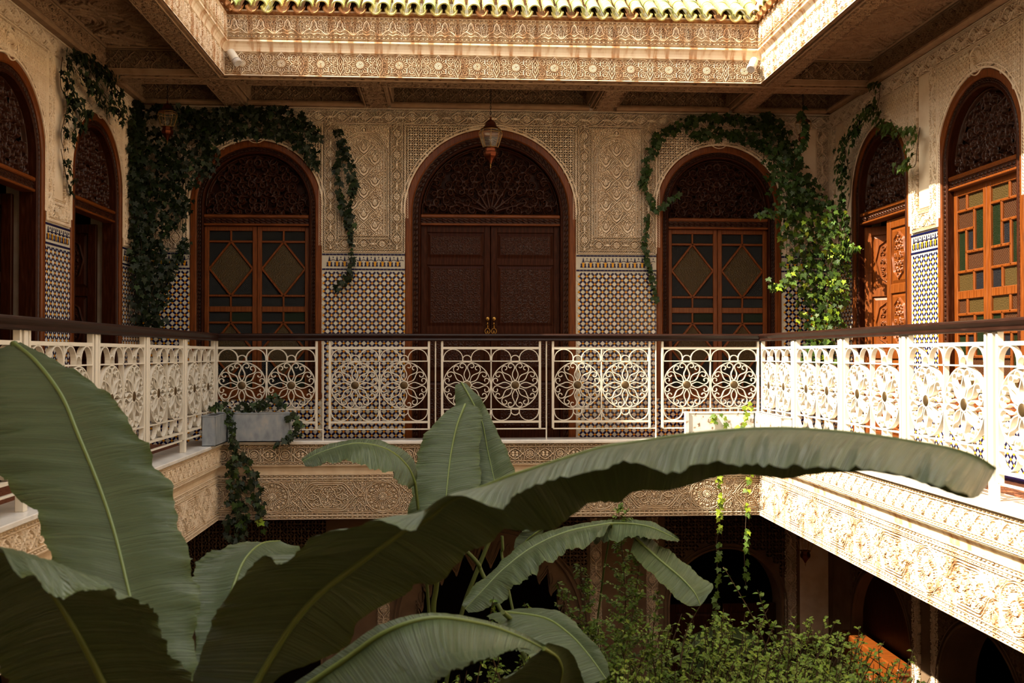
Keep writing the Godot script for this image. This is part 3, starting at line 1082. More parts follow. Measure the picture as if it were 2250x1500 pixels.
func edge(called: String, label: String, xf: Transform3D, length: float, n1: int, n2: int, _o: float):   # local: u along, v up, n out
	var b := MB.new()
	# cove under the upper band, from the deep band out to the proud one
	var prof := PackedVector2Array([Vector2(0, -0.293), Vector2(0.008, -0.293), Vector2(0.012, -0.262), Vector2(0.024, -0.232), Vector2(0.044, -0.214), Vector2(0.056, -0.212), Vector2(0.056, -0.2), Vector2(0.034, -0.2), Vector2(0.034, 0.0), Vector2(-0.02, 0.0), Vector2(-0.02, -0.293)])
	var pp := PackedVector2Array()
	for q in prof:
		pp.append(Vector2(-q.x, q.y))   # profile plane: x = -n, y = v, swept along u
	var a := Transform3D(Basis(-Z3, Y3, X3), Vector3(0, -0.028, 0))
	b.prism(pp, a, Transform3D(a.basis, Vector3(length, -0.028, 0)))
	var t := struct_(called, b.mesh(), M.weathered if called == "trim_3" else M.plaster, label, "cornice", xf)
	var m: Material = M.plaster
	run(t, "carved_band", "wheelband", m, Vector3(0, -0.232, 0.034), X3, Y3, length, 0.20, n1)
	run(t, "carved_frieze", "cartouche", M.weathered if called == "trim_3" else m, Vector3(0, -0.755, 0), X3, Y3, length, 0.434, n2)
	b = MB.new()
	b.bbox(Vector3(-0.06, -0.03, -0.24), Vector3(length + 0.06, 0.0, 0.087), 0.004)
	obj("sill", b.mesh(), M.marble, t)


func eave_band(called: String, label: String, xf: Transform3D, length: float):
	var b := MB.new()
	var pp := PackedVector2Array()
	for q in [Vector2(-0.05, 3.5), Vector2(0.0, 3.5), Vector2(0.0, 3.735), Vector2(0.022, 3.737), Vector2(0.022, 3.752), Vector2(0.026, 3.775), Vector2(0.040, 3.805), Vector2(0.058, 3.818), Vector2(0.066, 3.82), Vector2(0.066, 3.836), Vector2(0.05, 3.84), Vector2(0.036, 3.85), Vector2(0.036, 4.09), Vector2(0.055, 4.13), Vector2(-0.05, 4.16)]:
		pp.append(Vector2(-q.x, q.y))
	pp.reverse()
	var a := Transform3D(Basis(-Z3, Y3, X3), Vector3(-0.05, 0, 0))
	b.prism(pp, a, Transform3D(a.basis, Vector3(length + 0.05, 0, 0)))
	var t := struct_(called, b.mesh(), M.weathered, label, "cornice", xf)
	run(t, "rosette_frieze", "rosette", M.weathered, Vector3(0, 3.502, 0.002), X3, Y3, length, 0.233)
	run(t, "palmette_frieze", "palmette", M.weathered, Vector3(0, 3.855, 0.037), X3, Y3, length, 0.222)


# ---------------------------------------------------------------- walls with arched openings; local u along, v up, n out
func wall_mesh(u0: float, u1: float, v0: float, v1: float, ops: Array, th := 0.30) -> ArrayMesh:   # ops: [centre, half width, bottom, spring]
	var b := MB.new()
	var at := u0
	for o in ops:
		var l: float = o[0] - o[1]
		var r: float = o[0] + o[1]
		b.box(Vector3(at, v0, -th), Vector3(l, v1, 0))
		if o[2] > v0 + 0.01:
			b.box(Vector3(l, v0, -th), Vector3(r, o[2], 0))
		var m := 28
		for i in m:
			var a0 := PI - PI * i / m
			var a1 := PI - PI * (i + 1) / m
			var p := Vector3(o[0] + cos(a0) * o[1], o[3] + sin(a0) * o[1], 0)
			var q := Vector3(o[0] + cos(a1) * o[1], o[3] + sin(a1) * o[1], 0)
			var B := Vector3(0, 0, -th)
			b.quad(p, q, Vector3(q.x, v1, 0), Vector3(p.x, v1, 0))
			b.quad(q + B, p + B, Vector3(p.x, v1, -th), Vector3(q.x, v1, -th))
			b.quad(p + B, q + B, q, p)
		at = r
	b.box(Vector3(at, v0, -th), Vector3(u1, v1, 0))
	return b.mesh()


const HT := 0.0432   # half the pitch of the tile lattice


func dado(wall: Node3D, spans: Array, one_by_one: Array):   # spans [u0, u1, v0, v1]; pieces nearest the middle of one_by_one spans are single tiles
	var white := boxm(Vector3(-0.0192, -0.0192, 0.0), Vector3(0.0192, 0.0192, 0.006), 0.0012)
	var gold := boxm(Vector3(-0.0112, -0.0112, 0.0), Vector3(0.0112, 0.0112, 0.0058), 0.001)
	var rod := boxm(Vector3(-0.0185, -0.0105, 0.0), Vector3(0.0185, 0.0105, 0.0062), 0.001)
	var d45 := Basis(Z3, PI / 4)
	var W := []
	var WC := []
	var G := []
	var GC := []
	var Bl := []
	var singles := 0
	var rr := RandomNumberGenerator.new()
	rr.seed = 77
	for s in spans:
		var alone: bool = one_by_one.has(s[0])
		obj("grout", boxm(Vector3(s[0], s[2], -0.004), Vector3(s[1], s[3], 0.003)), M.grout, wall)
		for j in range(int(floor(s[2] / HT)) + 1, int(floor(minf(s[3], 1.722) / HT)) + 1):
			for i in range(int(floor(s[0] / HT)) + 1, int(floor(s[1] / HT)) + 1):
				var p := Vector3(i * HT, j * HT - 0.004, 0.002)
				var t := Transform3D(d45 * Basis(Z3, rr.randf_range(-0.03, 0.03)), p)
				if (i + j) % 2 == 0:
					var sh := rr.randf_range(0.80, 1.0)
					var c := Color(sh, sh * rr.randf_range(0.95, 1.0), sh * rr.randf_range(0.9, 1.0))
					if alone and singles < 300:
						singles += 1
						var o := obj("tile", white, M["white%d" % (singles % 3)], wall, t)
						o.set_meta("kind", "thing")
					else:
						W.append(t)
						WC.append(c)
				else:
					G.append(t)
					var y := rr.randf_range(0.8, 1.0)
					GC.append(Color(1.0, y, rr.randf_range(0.5, 1.0)) * rr.randf_range(0.85, 1.0))
				var q := p + Vector3(HT / 2, HT / 2, 0)
				if q.x < s[1] - 0.012 and q.y < 1.73:
					Bl.append(Transform3D(Basis(Z3, (PI / 4 if posmod(i + j, 2) == 1 else -PI / 4) + rr.randf_range(-0.04, 0.04)), q))
	if W.size(): many("white_tiles", white, M.white_tile, wall, W, WC)
	many("yellow_tiles", gold, M.yellow_tile, wall, G, GC)
	many("blue_tiles", rod, M.blue_tile, wall, Bl)
	# stepped crest over the field, between two lines of blue
	var blue := MB.new()
	var sp := 0.0813
	blue.extrude(PackedVector2Array([V(-0.017, 0.062), V(0.017, 0.062), V(0.009, 0.074), V(0.007, 0.09), V(0.002, 0.112), V(-0.002, 0.112), V(-0.007, 0.09), V(-0.009, 0.074)]), 0, 0.006)
	blue.extrude(PackedVector2Array([V(sp / 2, 0.088), V(sp / 2 + 0.006, 0.1), V(sp / 2, 0.113), V(sp / 2 - 0.006, 0.1)]), 0, 0.006)
	blue.strip(smooth2([V(sp / 2 - 0.022, 0.066), V(sp / 2 - 0.01, 0.075), V(sp / 2 + 0.01, 0.075), V(sp / 2 + 0.022, 0.066)], 4), 0.006, 0, 0.006)
	for s in [-1.0, 1.0]:
		blue.extrude(PackedVector2Array([V(s * 0.008, 0.004), V(s * 0.034, 0.004), V(s * 0.027, 0.03), V(s * 0.03, 0.044), V(s * 0.022, 0.053), V(s * 0.012, 0.04), V(s * 0.015, 0.026)]), 0, 0.006)
	var drop := MB.new()
	drop.extrude(PackedVector2Array([V(-0.006, 0.006), V(0.006, 0.006), V(0.013, 0.026), V(0.009, 0.042), V(0.02, 0.056), V(-0.02, 0.056), V(-0.009, 0.042), V(-0.013, 0.026)]), 0, 0.0055)
	var brick := boxm(Vector3(-0.0178, -0.009, 0), Vector3(0.0178, 0.009, 0.006), 0.001)
	var A := []
	var L := []
	var bm := blue.mesh()
	var dm := drop.mesh()
	for s in spans:
		if s[3] < 1.9: continue
		var cnt := int(floor((s[1] - s[0] - 0.02) / sp))
		var off: float = (s[1] - s[0] - cnt * sp) / 2
		for i in cnt:
			A.append(Transform3D(Basis(), Vector3(s[0] + off + (i + 0.5) * sp, 1.772, 0.002)))
		var nb := int(round((s[1] - s[0]) / 0.0385))
		for i in nb:
			var u: float = s[0] + (i + 0.5) * (s[1] - s[0]) / nb
			L.append(Transform3D(Basis(), Vector3(u, 1.905, 0.002)))
			L.append(Transform3D(Basis(), Vector3(u, 1.745, 0.002)))
	if A.size():
		many("crest_tiles", bm, M.blue_tile, wall, A)
		many("crest_drops", dm, mat(Color(0.80, 0.56, 0.10), 0.25), wall, A)
		many("line_tiles", brick, M.blue_tile, wall, L)


func plait(w: Node3D, a: Vector2, b: Vector2, hh := 0.034):   # a plaited edging from a to b, its width to the left of the way
	var d := Vector3(b.x - a.x, b.y - a.y, 0)
	var u := d.normalized()
	run(w, "plait", "plait", M.plaster, Vector3(a.x, a.y, 0), u, Z3.cross(u), d.length(), hh)


func plait_frame(w: Node3D, u0: float, u1: float, v0: float, v1: float, bottom := true):
	plait(w, V(u0, v1 - 0.034), V(u1, v1 - 0.034))
	plait(w, V(u0 + 0.034, v0), V(u0 + 0.034, v1 - 0.034))
	plait(w, V(u1, v0), V(u1, v1 - 0.034))
	if bottom:
		plait(w, V(u0 + 0.034, v0), V(u1 - 0.034, v0))


func upright(w: Node3D, u0: float, u1: float, v0: float, v1: float):   # an upright strip of ogee ovals
	run(w, "oval_strip", "oval", M.plaster, Vector3(u1, v0, 0), Y3, -X3, v1 - v0, u1 - u0)


func pillar(w: Node3D, u0: float, u1: float, panel: String):
	plait(w, V(u0 + 0.034, 1.93), V(u0 + 0.034, 3.325))
	plait(w, V(u1, 1.93), V(u1, 3.325))
	plait(w, V(u0 + 0.034, 1.93), V(u1 - 0.034, 1.93))
	var s := 0.112
	upright(w, u0 + 0.034, u0 + 0.034 + s, 1.964, 3.33)
	upright(w, u1 - 0.034 - s, u1 - 0.034, 1.964, 3.33)
	var a := u0 + 0.034 + s
	var b := u1 - 0.034 - s
	run(w, "oval_strip", "oval", M.plaster, Vector3(a, 1.964, 0), X3, Y3, b - a, s)
	if panel == "tulip":
		plait_frame(w, a, b, 2.076, 3.325)
		var mo: Array = MO.tulip
		obj("tulip_panel", mo[0], M.plaster, w, Transform3D(Basis(X3 * ((b - a - 0.068) / mo[1]), Y3 * ((3.291 - 2.11) / mo[2]), Z3), Vector3(a + 0.034, 2.11, 0)))
	elif panel == "plain":
		obj("plain_panel", boxm(Vector3(a + 0.012, 2.13, 0.0), Vector3(b - 0.012, 3.32, 0.012), 0.004), M.smooth, w)
		plait(w, V(a, 2.085), V(b, 2.085))


func spandrel(w: Node3D, u0: float, u1: float, o: Array, whorl := true):   # the net of crosses over an arch, its edging and whorl
	var top := 3.325
	plait(w, V(u0, top - 0.034), V(u1, top - 0.034))
	plait(w, V(u0 + 0.034, 2.0 if o[1] < 0.9 else 2.3), V(u0 + 0.034, top - 0.034))
	plait(w, V(u1, 2.0 if o[1] < 0.9 else 2.3), V(u1, top - 0.034))
	var R: float = o[1]
	var c := V(o[0], o[3])
	var s := 0.054
	var xfs := []
	var nu := int(floor((u1 - u0 - 0.068) / s))
	var e := (u1 - u0 - 0.068) / nu
	for j in int((top - 0.034 - 2.0) / s):
		for i in nu:
			var p := V(u0 + 0.034 + i * e, top - 0.034 - (j + 1) * s)
			var m := p + V(e, s) / 2
			if m.y < c.y - 0.0: continue
			if m.distance_to(c) < R + 0.02: continue
			if whorl and m.distance_to(V(o[0], c.y + R + 0.085)) < 0.115: continue
			xfs.append(Transform3D(Basis(X3 * (e / s), Y3, Z3), Vector3(p.x, p.y, 0)))
	many("crosslet_net", MO.crosslet[0], M.plaster, w, xfs)
	# raised rim round the arch, on the plaster
	var b := MB.new()
	for q in [[R + 0.012, 0.014], [R + 0.045, 0.008]]:
		var p := PackedVector2Array()
		for i in 49:
			var a := PI - PI * i / 48
			p.append(c + Vector2(cos(a), sin(a)) * q[0])
		b.strip(p, q[1] * 1.1, 0.0, 0.024)
	obj("arch_rim", b.mesh(), M.plaster, w)
	if whorl:
		obj("whorl", MO.whorl[0], M.plaster, w, Transform3D(Basis().scaled(Vector3(0.82, 0.82, 1.0)), Vector3(o[0] - 0.123, c.y + R + 0.085 - 0.123, 0.004)))


func top_frieze(w: Node3D, u0: float, u1: float):
	plait(w, V(u0, 3.452), V(u1, 3.452))
	run(w, "oval_frieze", "oval", M.plaster, Vector3(u0, 3.33, 0), X3, Y3, u1 - u0, 0.122)


const DOOR_MAIN := [0.4175, 0.9255, -0.13, 2.35]
const WIN_L := [-2.103, 0.695, 0.38, 2.43]
const WIN_R := [2.9365, 0.695, 0.38, 2.43]
const DOOR_R := [-9.647, 0.668, -0.13, 2.43]
const WIN_S := [-7.79, 0.66, 0.39, 2.43]
const DOOR_L1 := [9.66, 0.68, -0.13, 2.40]
const DOOR_L2 := [7.75, 0.67, -0.13, 2.40]


func walls():
	for k in 3:
		M["white%d" % k] = mat([Color(0.78, 0.76, 0.70), Color(0.73, 0.72, 0.66), Color(0.81, 0.79, 0.75)][k], 0.25)
	var w := struct_("wall_far", wall_mesh(-3.618, 4.487, FLOOR_Y, 3.8, [WIN_L, DOOR_MAIN, WIN_R]), M.plaster, "far gallery wall of carved plaster over blue, yellow and white mosaic tile", "wall", far_xf)
	top_frieze(w, -3.318, 4.187)
	spandrel(w, -2.86, -1.40, WIN_L)
	spandrel(w, -0.51, 1.352, DOOR_MAIN, false)
	spandrel(w, 2.24, 3.68, WIN_R)
	pillar(w, -1.40, -0.51, "tulip")
	pillar(w, 1.352, 2.24, "tulip")
	pillar(w, 3.68, 4.187, "plain")
	pillar(w, -3.318, -2.86, "plain")
	dado(w, [[1.352, 2.24, FLOOR_Y, 1.925], [-1.40, -0.51, FLOOR_Y, 1.925], [-3.318, -2.80, FLOOR_Y, 1.925], [3.632, 4.187, FLOOR_Y, 1.925], [-2.80, -1.40, FLOOR_Y, 0.38], [2.24, 3.632, FLOOR_Y, 0.38]], [1.352])
	w = struct_("wall_right", wall_mesh(-10.928, 1.9, FLOOR_Y, 3.8, [DOOR_R, WIN_S]), M.plaster, "sunlit side wall with an orange wooden door and a glazed arched window", "wall", right_xf)
	top_frieze(w, -10.928, 0.0)
	spandrel(w, -10.36, -8.96, DOOR_R)
	spandrel(w, -8.43, -7.12, WIN_S)
	pillar(w, -8.96, -8.43, "plain")
	pillar(w, -7.12, -6.6, "plain")
	pillar(w, -10.928, -10.36, "plain")
	dado(w, [[-8.979, -8.45, FLOOR_Y, 1.925], [-10.928, -10.315, FLOOR_Y, 1.925], [-7.13, -4.0, FLOOR_Y, 1.925], [-8.45, -7.13, FLOOR_Y, 0.39]], [-8.979])
	w = struct_("wall_left", wall_mesh(-1.9, 10.928, FLOOR_Y, 3.8, [DOOR_L2, DOOR_L1]), M.plaster, "shaded side wall with dark arched doorways standing open", "wall", left_xf)
	top_frieze(w, 0.0, 10.928)
	spandrel(w, 8.95, 10.36, DOOR_L1)
	spandrel(w, 7.05, 8.43, DOOR_L2)
	pillar(w, 8.43, 8.95, "plain")
	pillar(w, 6.5, 7.05, "plain")
	pillar(w, 10.36, 10.928, "plain")
	dado(w, [[8.42, 8.98, FLOOR_Y, 1.925], [10.34, 10.928, FLOOR_Y, 1.925], [5.0, 7.08, FLOOR_Y, 1.925]], [8.42])
	struct_("wall_near", boxm(Vector3(-3.4, -4.6, 1.6), Vector3(4.2, 3.8, 1.9)), M.plaster, "gallery wall behind the viewer", "wall")
	# blue skirting of the sunlit gallery
	struct_("baseboard_right", boxm(Vector3(4.16, FLOOR_Y, -8.9), Vector3(4.19, FLOOR_Y + 0.06, 0.0), 0.003), M.blue_tile, "low blue tile skirting along the sunlit wall", "skirting")


func ceilings():
	var b := MB.new()
	b.box(Vector3(-3.7, 3.77, -11.3), Vector3(4.5, 4.0, -9.80))
	b.box(Vector3(-3.7, 3.77, -9.80), Vector3(-2.22, 4.0, 1.9))
	b.box(Vector3(3.08, 3.77, -9.80), Vector3(4.5, 4.0, 1.9))
	b.box(Vector3(-2.22, 3.77, 0.32), Vector3(3.08, 4.0, 1.9))
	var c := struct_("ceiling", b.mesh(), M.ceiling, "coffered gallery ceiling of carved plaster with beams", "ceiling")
	var beams := [[-3.318, 4.187, -10.02, -9.775, true], [-2.435, -2.198, -9.775, 0.5, false], [3.058, 3.28, -9.775, 0.5, false], [-0.95, -0.66, -10.85, -10.02, false], [1.49, 1.79, -10.85, -10.02, false], [-2.435, -2.18, -10.85, -10.02, false], [3.03, 3.28, -10.85, -10.02, false], [-3.318, 4.187, 0.3, 0.55, true]]
	for q in beams:
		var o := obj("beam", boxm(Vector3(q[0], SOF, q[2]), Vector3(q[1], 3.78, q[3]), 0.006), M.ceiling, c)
		o.set_meta("kind", "structure")
		if q[2] > 0: continue
		# underside: carved ribbon between two smooth fillets
		var wd: float = (q[3] - q[2]) if q[4] else (q[1] - q[0])
		var in_ := 0.022
		if q[4]:
			run_down(c, Vector3(q[0], SOF, q[2] + in_), X3, q[1] - q[0], wd - 2 * in_)
		else:
			run_down(c, Vector3(q[0] + in_, SOF, q[3]), -Z3, q[3] - q[2], wd - 2 * in_)
	# coffers: [x0, x1, z0, z1]
	for q in [[-3.318, -2.435, -9.775, 0.3], [3.28, 4.187, -9.775, 0.3], [-2.18, -0.95, -10.928, -10.02], [-0.66, 1.49, -10.928, -10.02], [1.79, 3.03, -10.928, -10.02], [-3.318, -2.435, -10.928, -10.02], [3.28, 4.187, -10.928, -10.02]]:
		var x0: float = q[0]
		var x1: float = q[1]
		var z0: float = q[2]
		var z1: float = q[3]
		var cx := int(maxf(1.0, round((x1 - x0) / 0.8)))
		var cz := int(maxf(1.0, round((z1 - z0) / 0.8)))
		var xfs := []
		for i in cx:
			for j in cz:
				var u := X3 * ((x1 - x0) / cx / 0.68)
				var v := Z3 * ((z1 - z0) / cz / 0.68)
				xfs.append(Transform3D(Basis(u, v, -Y3), Vector3(x0 + i * (x1 - x0) / cx, 3.775, z0 + j * (z1 - z0) / cz)))
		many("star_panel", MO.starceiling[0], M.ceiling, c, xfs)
		# friezes on the four sides, standing in from them by the wall's ledge
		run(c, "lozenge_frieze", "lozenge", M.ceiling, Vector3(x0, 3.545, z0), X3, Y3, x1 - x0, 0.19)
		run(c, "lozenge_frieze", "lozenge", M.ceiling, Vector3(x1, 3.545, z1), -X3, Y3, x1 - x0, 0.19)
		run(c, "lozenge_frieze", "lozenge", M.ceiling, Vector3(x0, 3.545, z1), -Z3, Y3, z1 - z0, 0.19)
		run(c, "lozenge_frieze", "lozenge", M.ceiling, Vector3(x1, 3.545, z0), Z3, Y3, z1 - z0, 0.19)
		var m := MB.new()
		for yy in [[3.74, 0.045, 3.775], [3.492, 0.075, 3.545]]:
			var prof := PackedVector2Array([V(0, yy[0]), V(yy[1] * 0.8, yy[0]), V(yy[1], yy[0] + (yy[2] - yy[0]) * 0.3), V(yy[1], yy[0] + (yy[2] - yy[0]) * 0.6), V(yy[1] * 0.8, yy[2]), V(0, yy[2])])
			var only_walls: bool = yy[1] > 0.06
			for s in 4:
				if only_walls and ((s == 0 and z0 > -10.9) or (s == 1) or (s == 2 and x1 < 4.1) or (s == 3 and x0 > -3.3)): continue
				var o: Vector3 = [Vector3(x0, 0, z0), Vector3(x1, 0, z1), Vector3(x1, 0, z0), Vector3(x0, 0, z1)][s]
				var u: Vector3 = [X3, -X3, Z3, -Z3][s]
				var nn := u.cross(Y3)
				var L: float = (x1 - x0) if s < 2 else (z1 - z0)
				var a := Transform3D(Basis(nn, Y3, -u), o)   # profile x = out of the side, swept along u
				m.prism(prof, Transform3D(a.basis, o + u * L), a)
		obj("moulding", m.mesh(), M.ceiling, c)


func run_down(c: Node3D, o: Vector3, u: Vector3, length: float, wd: float):   # a band that faces down: v is chosen so that u x v = -y
	var v := (-Y3).cross(u)
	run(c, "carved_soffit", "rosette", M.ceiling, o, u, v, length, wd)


# ---------------------------------------------------------------- roofs of glazed barrel tiles
func barrel(length: float, r0: float, r1: float, cap: bool, ridges: bool) -> ArrayMesh:   # local: runs up the slope along +y, arches towards +z (cover) or hangs towards -z (pan)
	var b := MB.new()
	var sides := 10
	var rows := 9
	var s := 1.0 if cap else -1.0
	var pt := func(j: int, k: int, inner: float) -> Vector3:
		var t := float(j) / rows
		var r: float = lerpf(r0, r1, t) - inner
		if ridges and inner == 0.0 and j > 0 and j < 6: r += 0.0022 * (1 if j % 2 else -1)
		var a := PI * k / sides
		return Vector3(cos(a) * r, t * length, sin(a) * r * s)
	for j in rows:
		for k in sides:
			var q := [pt.call(j, k, 0.0), pt.call(j, k + 1, 0.0), pt.call(j + 1, k + 1, 0.0), pt.call(j + 1, k, 0.0)]
			b.quad(q[0], q[3], q[2], q[1])
			if j == 0 or not cap:
				q = [pt.call(j, k, 0.012), pt.call(j, k + 1, 0.012), pt.call(j + 1, k + 1, 0.012), pt.call(j + 1, k, 0.012)]
				b.quad(q[0], q[1], q[2], q[3])
	for k in sides:
		b.quad(pt.call(0, k, 0.012), pt.call(0, k, 0.0), pt.call(0, k + 1, 0.0), pt.call(0, k + 1, 0.012))
	return b.mesh()


func roofs():
	var covers := barrel(0.40, 0.062, 0.052, true, true)
	var pans := barrel(0.40, 0.060, 0.052, false, false)
	var slope := deg_to_rad(33)
	var rr := RandomNumberGenerator.new()
	rr.seed = 5
	# u along the eave, the roof climbs away from the court
	for q in [["far", Vector3(-2.198, 4.125, -9.70), X3, 5.256, 36], ["shaded", Vector3(-2.123, 4.125, 0.3), -Z3, 10.075, 69], ["sunlit", Vector3(2.983, 4.125, -9.775), Z3, 10.075, 69], ["near", Vector3(3.058, 4.125, 0.225), -X3, 5.256, 36]]:
		var u: Vector3 = q[2]
		var out := u.cross(Y3)          # towards the court
		var up := (-out * cos(slope) + Y3 * sin(slope)).normalized()
		var nn := u.cross(up)
		var b := MB.new()
		var L: float = q[3]
		var dep := 2.3
		b.box(Vector3(-0.3 if q[0] != "far" else 0.0, 0.02, -0.10), Vector3(L + 0.3 if q[0] != "far" else L, dep, -0.028))
		var xf := Transform3D(Basis(u, up, nn), q[1])
		var lab: String = {"far": "green glazed barrel tile roof along the far eave, above the carved frieze", "shaded": "tiled roof sloping up behind the shaded eave", "sunlit": "tiled roof whose eave runs over the sunlit frieze, seen edge on", "near": "tiled roof over the gallery behind the viewer"}[q[0]]
		var roof := struct_("roof", b.mesh(), M.clay, lab, "roof", xf)
		var pitch: float = L / q[4]
		if q[0] == "near":
			struct_("added_parapet", boxm(Vector3(-3.6, 3.9, 0.9), Vector3(4.5, 5.6, 1.9)), M.plaster, "added wall behind the viewer that cuts off low sky", "wall")  # unseen, added to block low sky and darken the upper far wall
			continue
		var rest := []
		var restp := []
		for i in q[4]:
			for row in (3 if q[0] == "far" else 2):
				var y := row * 0.27 + rr.randf_range(-0.008, 0.008)
				var cx: float = (i + 0.5) * pitch + rr.randf_range(-0.004, 0.004)
				var t := Transform3D(Basis(Z3, rr.randf_range(-0.03, 0.03)) * Basis(X3, 0.02), Vector3(cx, y + 0.03, 0.022 + row * 0.004))
				var tp := Transform3D(Basis(Z3, rr.randf_range(-0.02, 0.02)), Vector3(cx + pitch / 2, y - 0.035, 0.03 + row * 0.004))
				if q[0] == "far" and row < 2:
					obj("roof_tile", covers, M["glaze%d" % [0, 1, 1, 2, 1, 0][rr.randi() % 6]], roof, t)
					if i < q[4] - 1: obj("pan_tile", pans, M.glaze2 if row == 0 and rr.randf() < 0.6 else M.clay, roof, tp)
				elif q[0] == "sunlit" and row == 0 and i < 22:
					obj("roof_tile", covers, M["glaze%d" % (rr.randi() % 3)], roof, t)
					obj("pan_tile", pans, M.clay, roof, tp)
				else:
					rest.append(t)
					restp.append(tp)
		if rest.size():
			many("roof_tiles", covers, M.glaze1, roof, rest)
			many("pan_tiles", pans, M.clay, roof, restp)


# ---------------------------------------------------------------- wrought-iron balustrade
const BAR := 0.0075
const DEEP := 0.034


func ribbon(p: Array, per := 5, closed := false) -> ArrayMesh:
	var b := MB.new()
	b.strip(smooth2(p, per, closed), BAR, -DEEP / 2, DEEP / 2, closed)
	return b.mesh()


func balustrades():
	var R := 0.226
	var petal := MB.new()
	for s in [-1.0, 1.0]:
		var pts := []
		for q in [[0.19, 0.012], [0.28, 0.068], [0.40, 0.118], [0.52, 0.112], [0.64, 0.062], [0.74, 0.026], [0.83, 0.040], [0.905, 0.105], [0.935, 0.19], [0.905, 0.265], [0.835, 0.298], [0.768, 0.268], [0.745, 0.205], [0.775, 0.158]]:
			pts.append(Vector2(q[1] * s, q[0]) * R)
		petal.strip(smooth2(pts, 3), BAR, -DEEP / 2, DEEP / 2)
	var petal_m := petal.mesh()
	var circ := []
	for i in 40:
		circ.append(Vector2.from_angle(TAU * i / 40) * R)
	var ring := MB.new()
	ring.strip(PackedVector2Array(circ), BAR, -DEEP / 2, DEEP / 2, true)
	var hub := []
	for i in 20:
		hub.append(Vector2.from_angle(TAU * i / 20) * R * 0.185)
	var ring_m := ring.mesh()
	var hub_b := MB.new()
	hub_b.strip(PackedVector2Array(hub), BAR, -DEEP / 2, DEEP / 2, true)
	var hub_m := hub_b.mesh()
	var boss := MB.new()
	var prof := []
	for i in 7:
		prof.append(Vector2(0.037 * cos(PI / 2 * i / 6), 0.012 + 0.014 * sin(PI / 2 * i / 6)))
	prof.push_front(Vector2(0.037, -0.012))
	prof.push_front(Vector2(0.0, -0.012))
	boss.lathe(prof, 16)
	var boss_m := boss.mesh()
	var arch := func(hw: float, hh: float) -> ArrayMesh:
		var p := []
		p.append(Vector2(-hw, 0))
		for i in 13:
			var a := PI - PI * i / 12
			p.append(Vector2(cos(a) * hw, hh - hw + sin(a) * hw))
		p.append(Vector2(hw, 0))
		var b := MB.new()
		b.strip(PackedVector2Array(p), BAR, -DEEP / 2, DEEP / 2)
		return b.mesh()
	var big: ArrayMesh = arch.call(0.094, 0.113)
	var small: ArrayMesh = arch.call(0.042, 0.054)
	var make := func(called: String, label: String, W: float, xf: Transform3D, post_at: float, pw: float) -> Node3D:
		var t := thing(called, label, "railing panel", Vector3.ZERO, "white wrought iron rosette panels of the gallery railing")
		t.transform = xf
		var h := W / 2
		var b := MB.new()
		for s in [-1.0, 1.0]:
			b.bbox(Vector3(s * h - 0.011, 0.11, -0.019), Vector3(s * h + 0.011, 0.957, 0.019), 0.002)
		for q in [[0.878, 0.901, 0.017], [0.163, 0.183, 0.017], [0.758, 0.767, DEEP / 2], [0.291, 0.300, DEEP / 2]]:
			b.box(Vector3(-h, q[0], -q[2]), Vector3(h, q[1], q[2]))
		b.box(Vector3(-0.005, 0.183, -DEEP / 2), Vector3(0.005, 0.878, DEEP / 2))
		obj("frame", b.mesh(), M.iron, t)
		obj("foot_bar", boxm(Vector3(minf(-h, post_at - pw), 0.098, -0.012), Vector3(maxf(h, post_at - pw), 0.110, 0.012), 0.002), M.iron, t)
		if pw > 0.0: obj("post", boxm(Vector3(post_at - pw, 0.0, -maxf(pw, 0.012)), Vector3(post_at + pw, 0.957, maxf(pw, 0.012)), minf(pw * 0.3, 0.004)), M.iron, t)
		var sc: float = (W - 0.022) / 4.0 / (R + 0.003)
		for s in [-1.0, 1.0]:
			var cx: float = s * (W - 0.012) / 4.0
			var ro := obj("ring", ring_m, M.iron, t, Transform3D(Basis().scaled(Vector3(sc, 1, 1)), Vector3(cx, 0.529, 0)))
			for k in 8:
				obj("petal", petal_m, M.iron, ro, Transform3D(Basis(Z3, TAU * k / 8), Vector3.ZERO))
			obj("hub", hub_m, M.iron, ro)
			obj("boss", boss_m, M.boss, ro, Transform3D(Basis(X3, PI / 2), Vector3.ZERO))
			for e in [-1.0, 1.0]:
				obj("arch", big, M.iron, t, Transform3D(Basis(), Vector3(cx + e * (W / 4 - 0.104), 0.765, 0)))
				obj("arch", big, M.iron, t, Transform3D(Basis().scaled(Vector3(1, -0.95, 1)), Vector3(cx + e * (W / 4 - 0.104), 0.293, 0)))
			obj("arch", small, M.iron, t, Transform3D(Basis(), Vector3(cx, 0.765, 0)))
			obj("arch", small, M.iron, t, Transform3D(Basis().scaled(Vector3(1, -1, 1)), Vector3(cx, 0.293, 0)))
		return t
	var far_posts := [-1.242, -0.162, 0.918, 1.998]
	var fz := -9.807
	var names_far := ["railing panel behind the zinc planter with ivy, first from the shaded corner", "railing panel before the tulip plaster panel, between planter and big door", "railing panel in front of the big double door", "railing panel just past the big double door, before the mosaic", "railing panel above the white metal planter, ending at the sunlit corner"]
	var ends := [[-2.255, -1.305], [-1.178, -0.226], [-0.098, 0.854], [0.982, 1.934], [2.063, 3.018]]
	for i in 5:
		make.call("balustrade", "white iron rosette " + names_far[i], ends[i][1] - ends[i][0], Transform3D(Basis(), Vector3((ends[i][0] + ends[i][1]) / 2, 0, fz)), (far_posts[i] if i < 4 else ends[i][1]) - (ends[i][0] + ends[i][1]) / 2, 0.006 if i < 4 else 0.0)
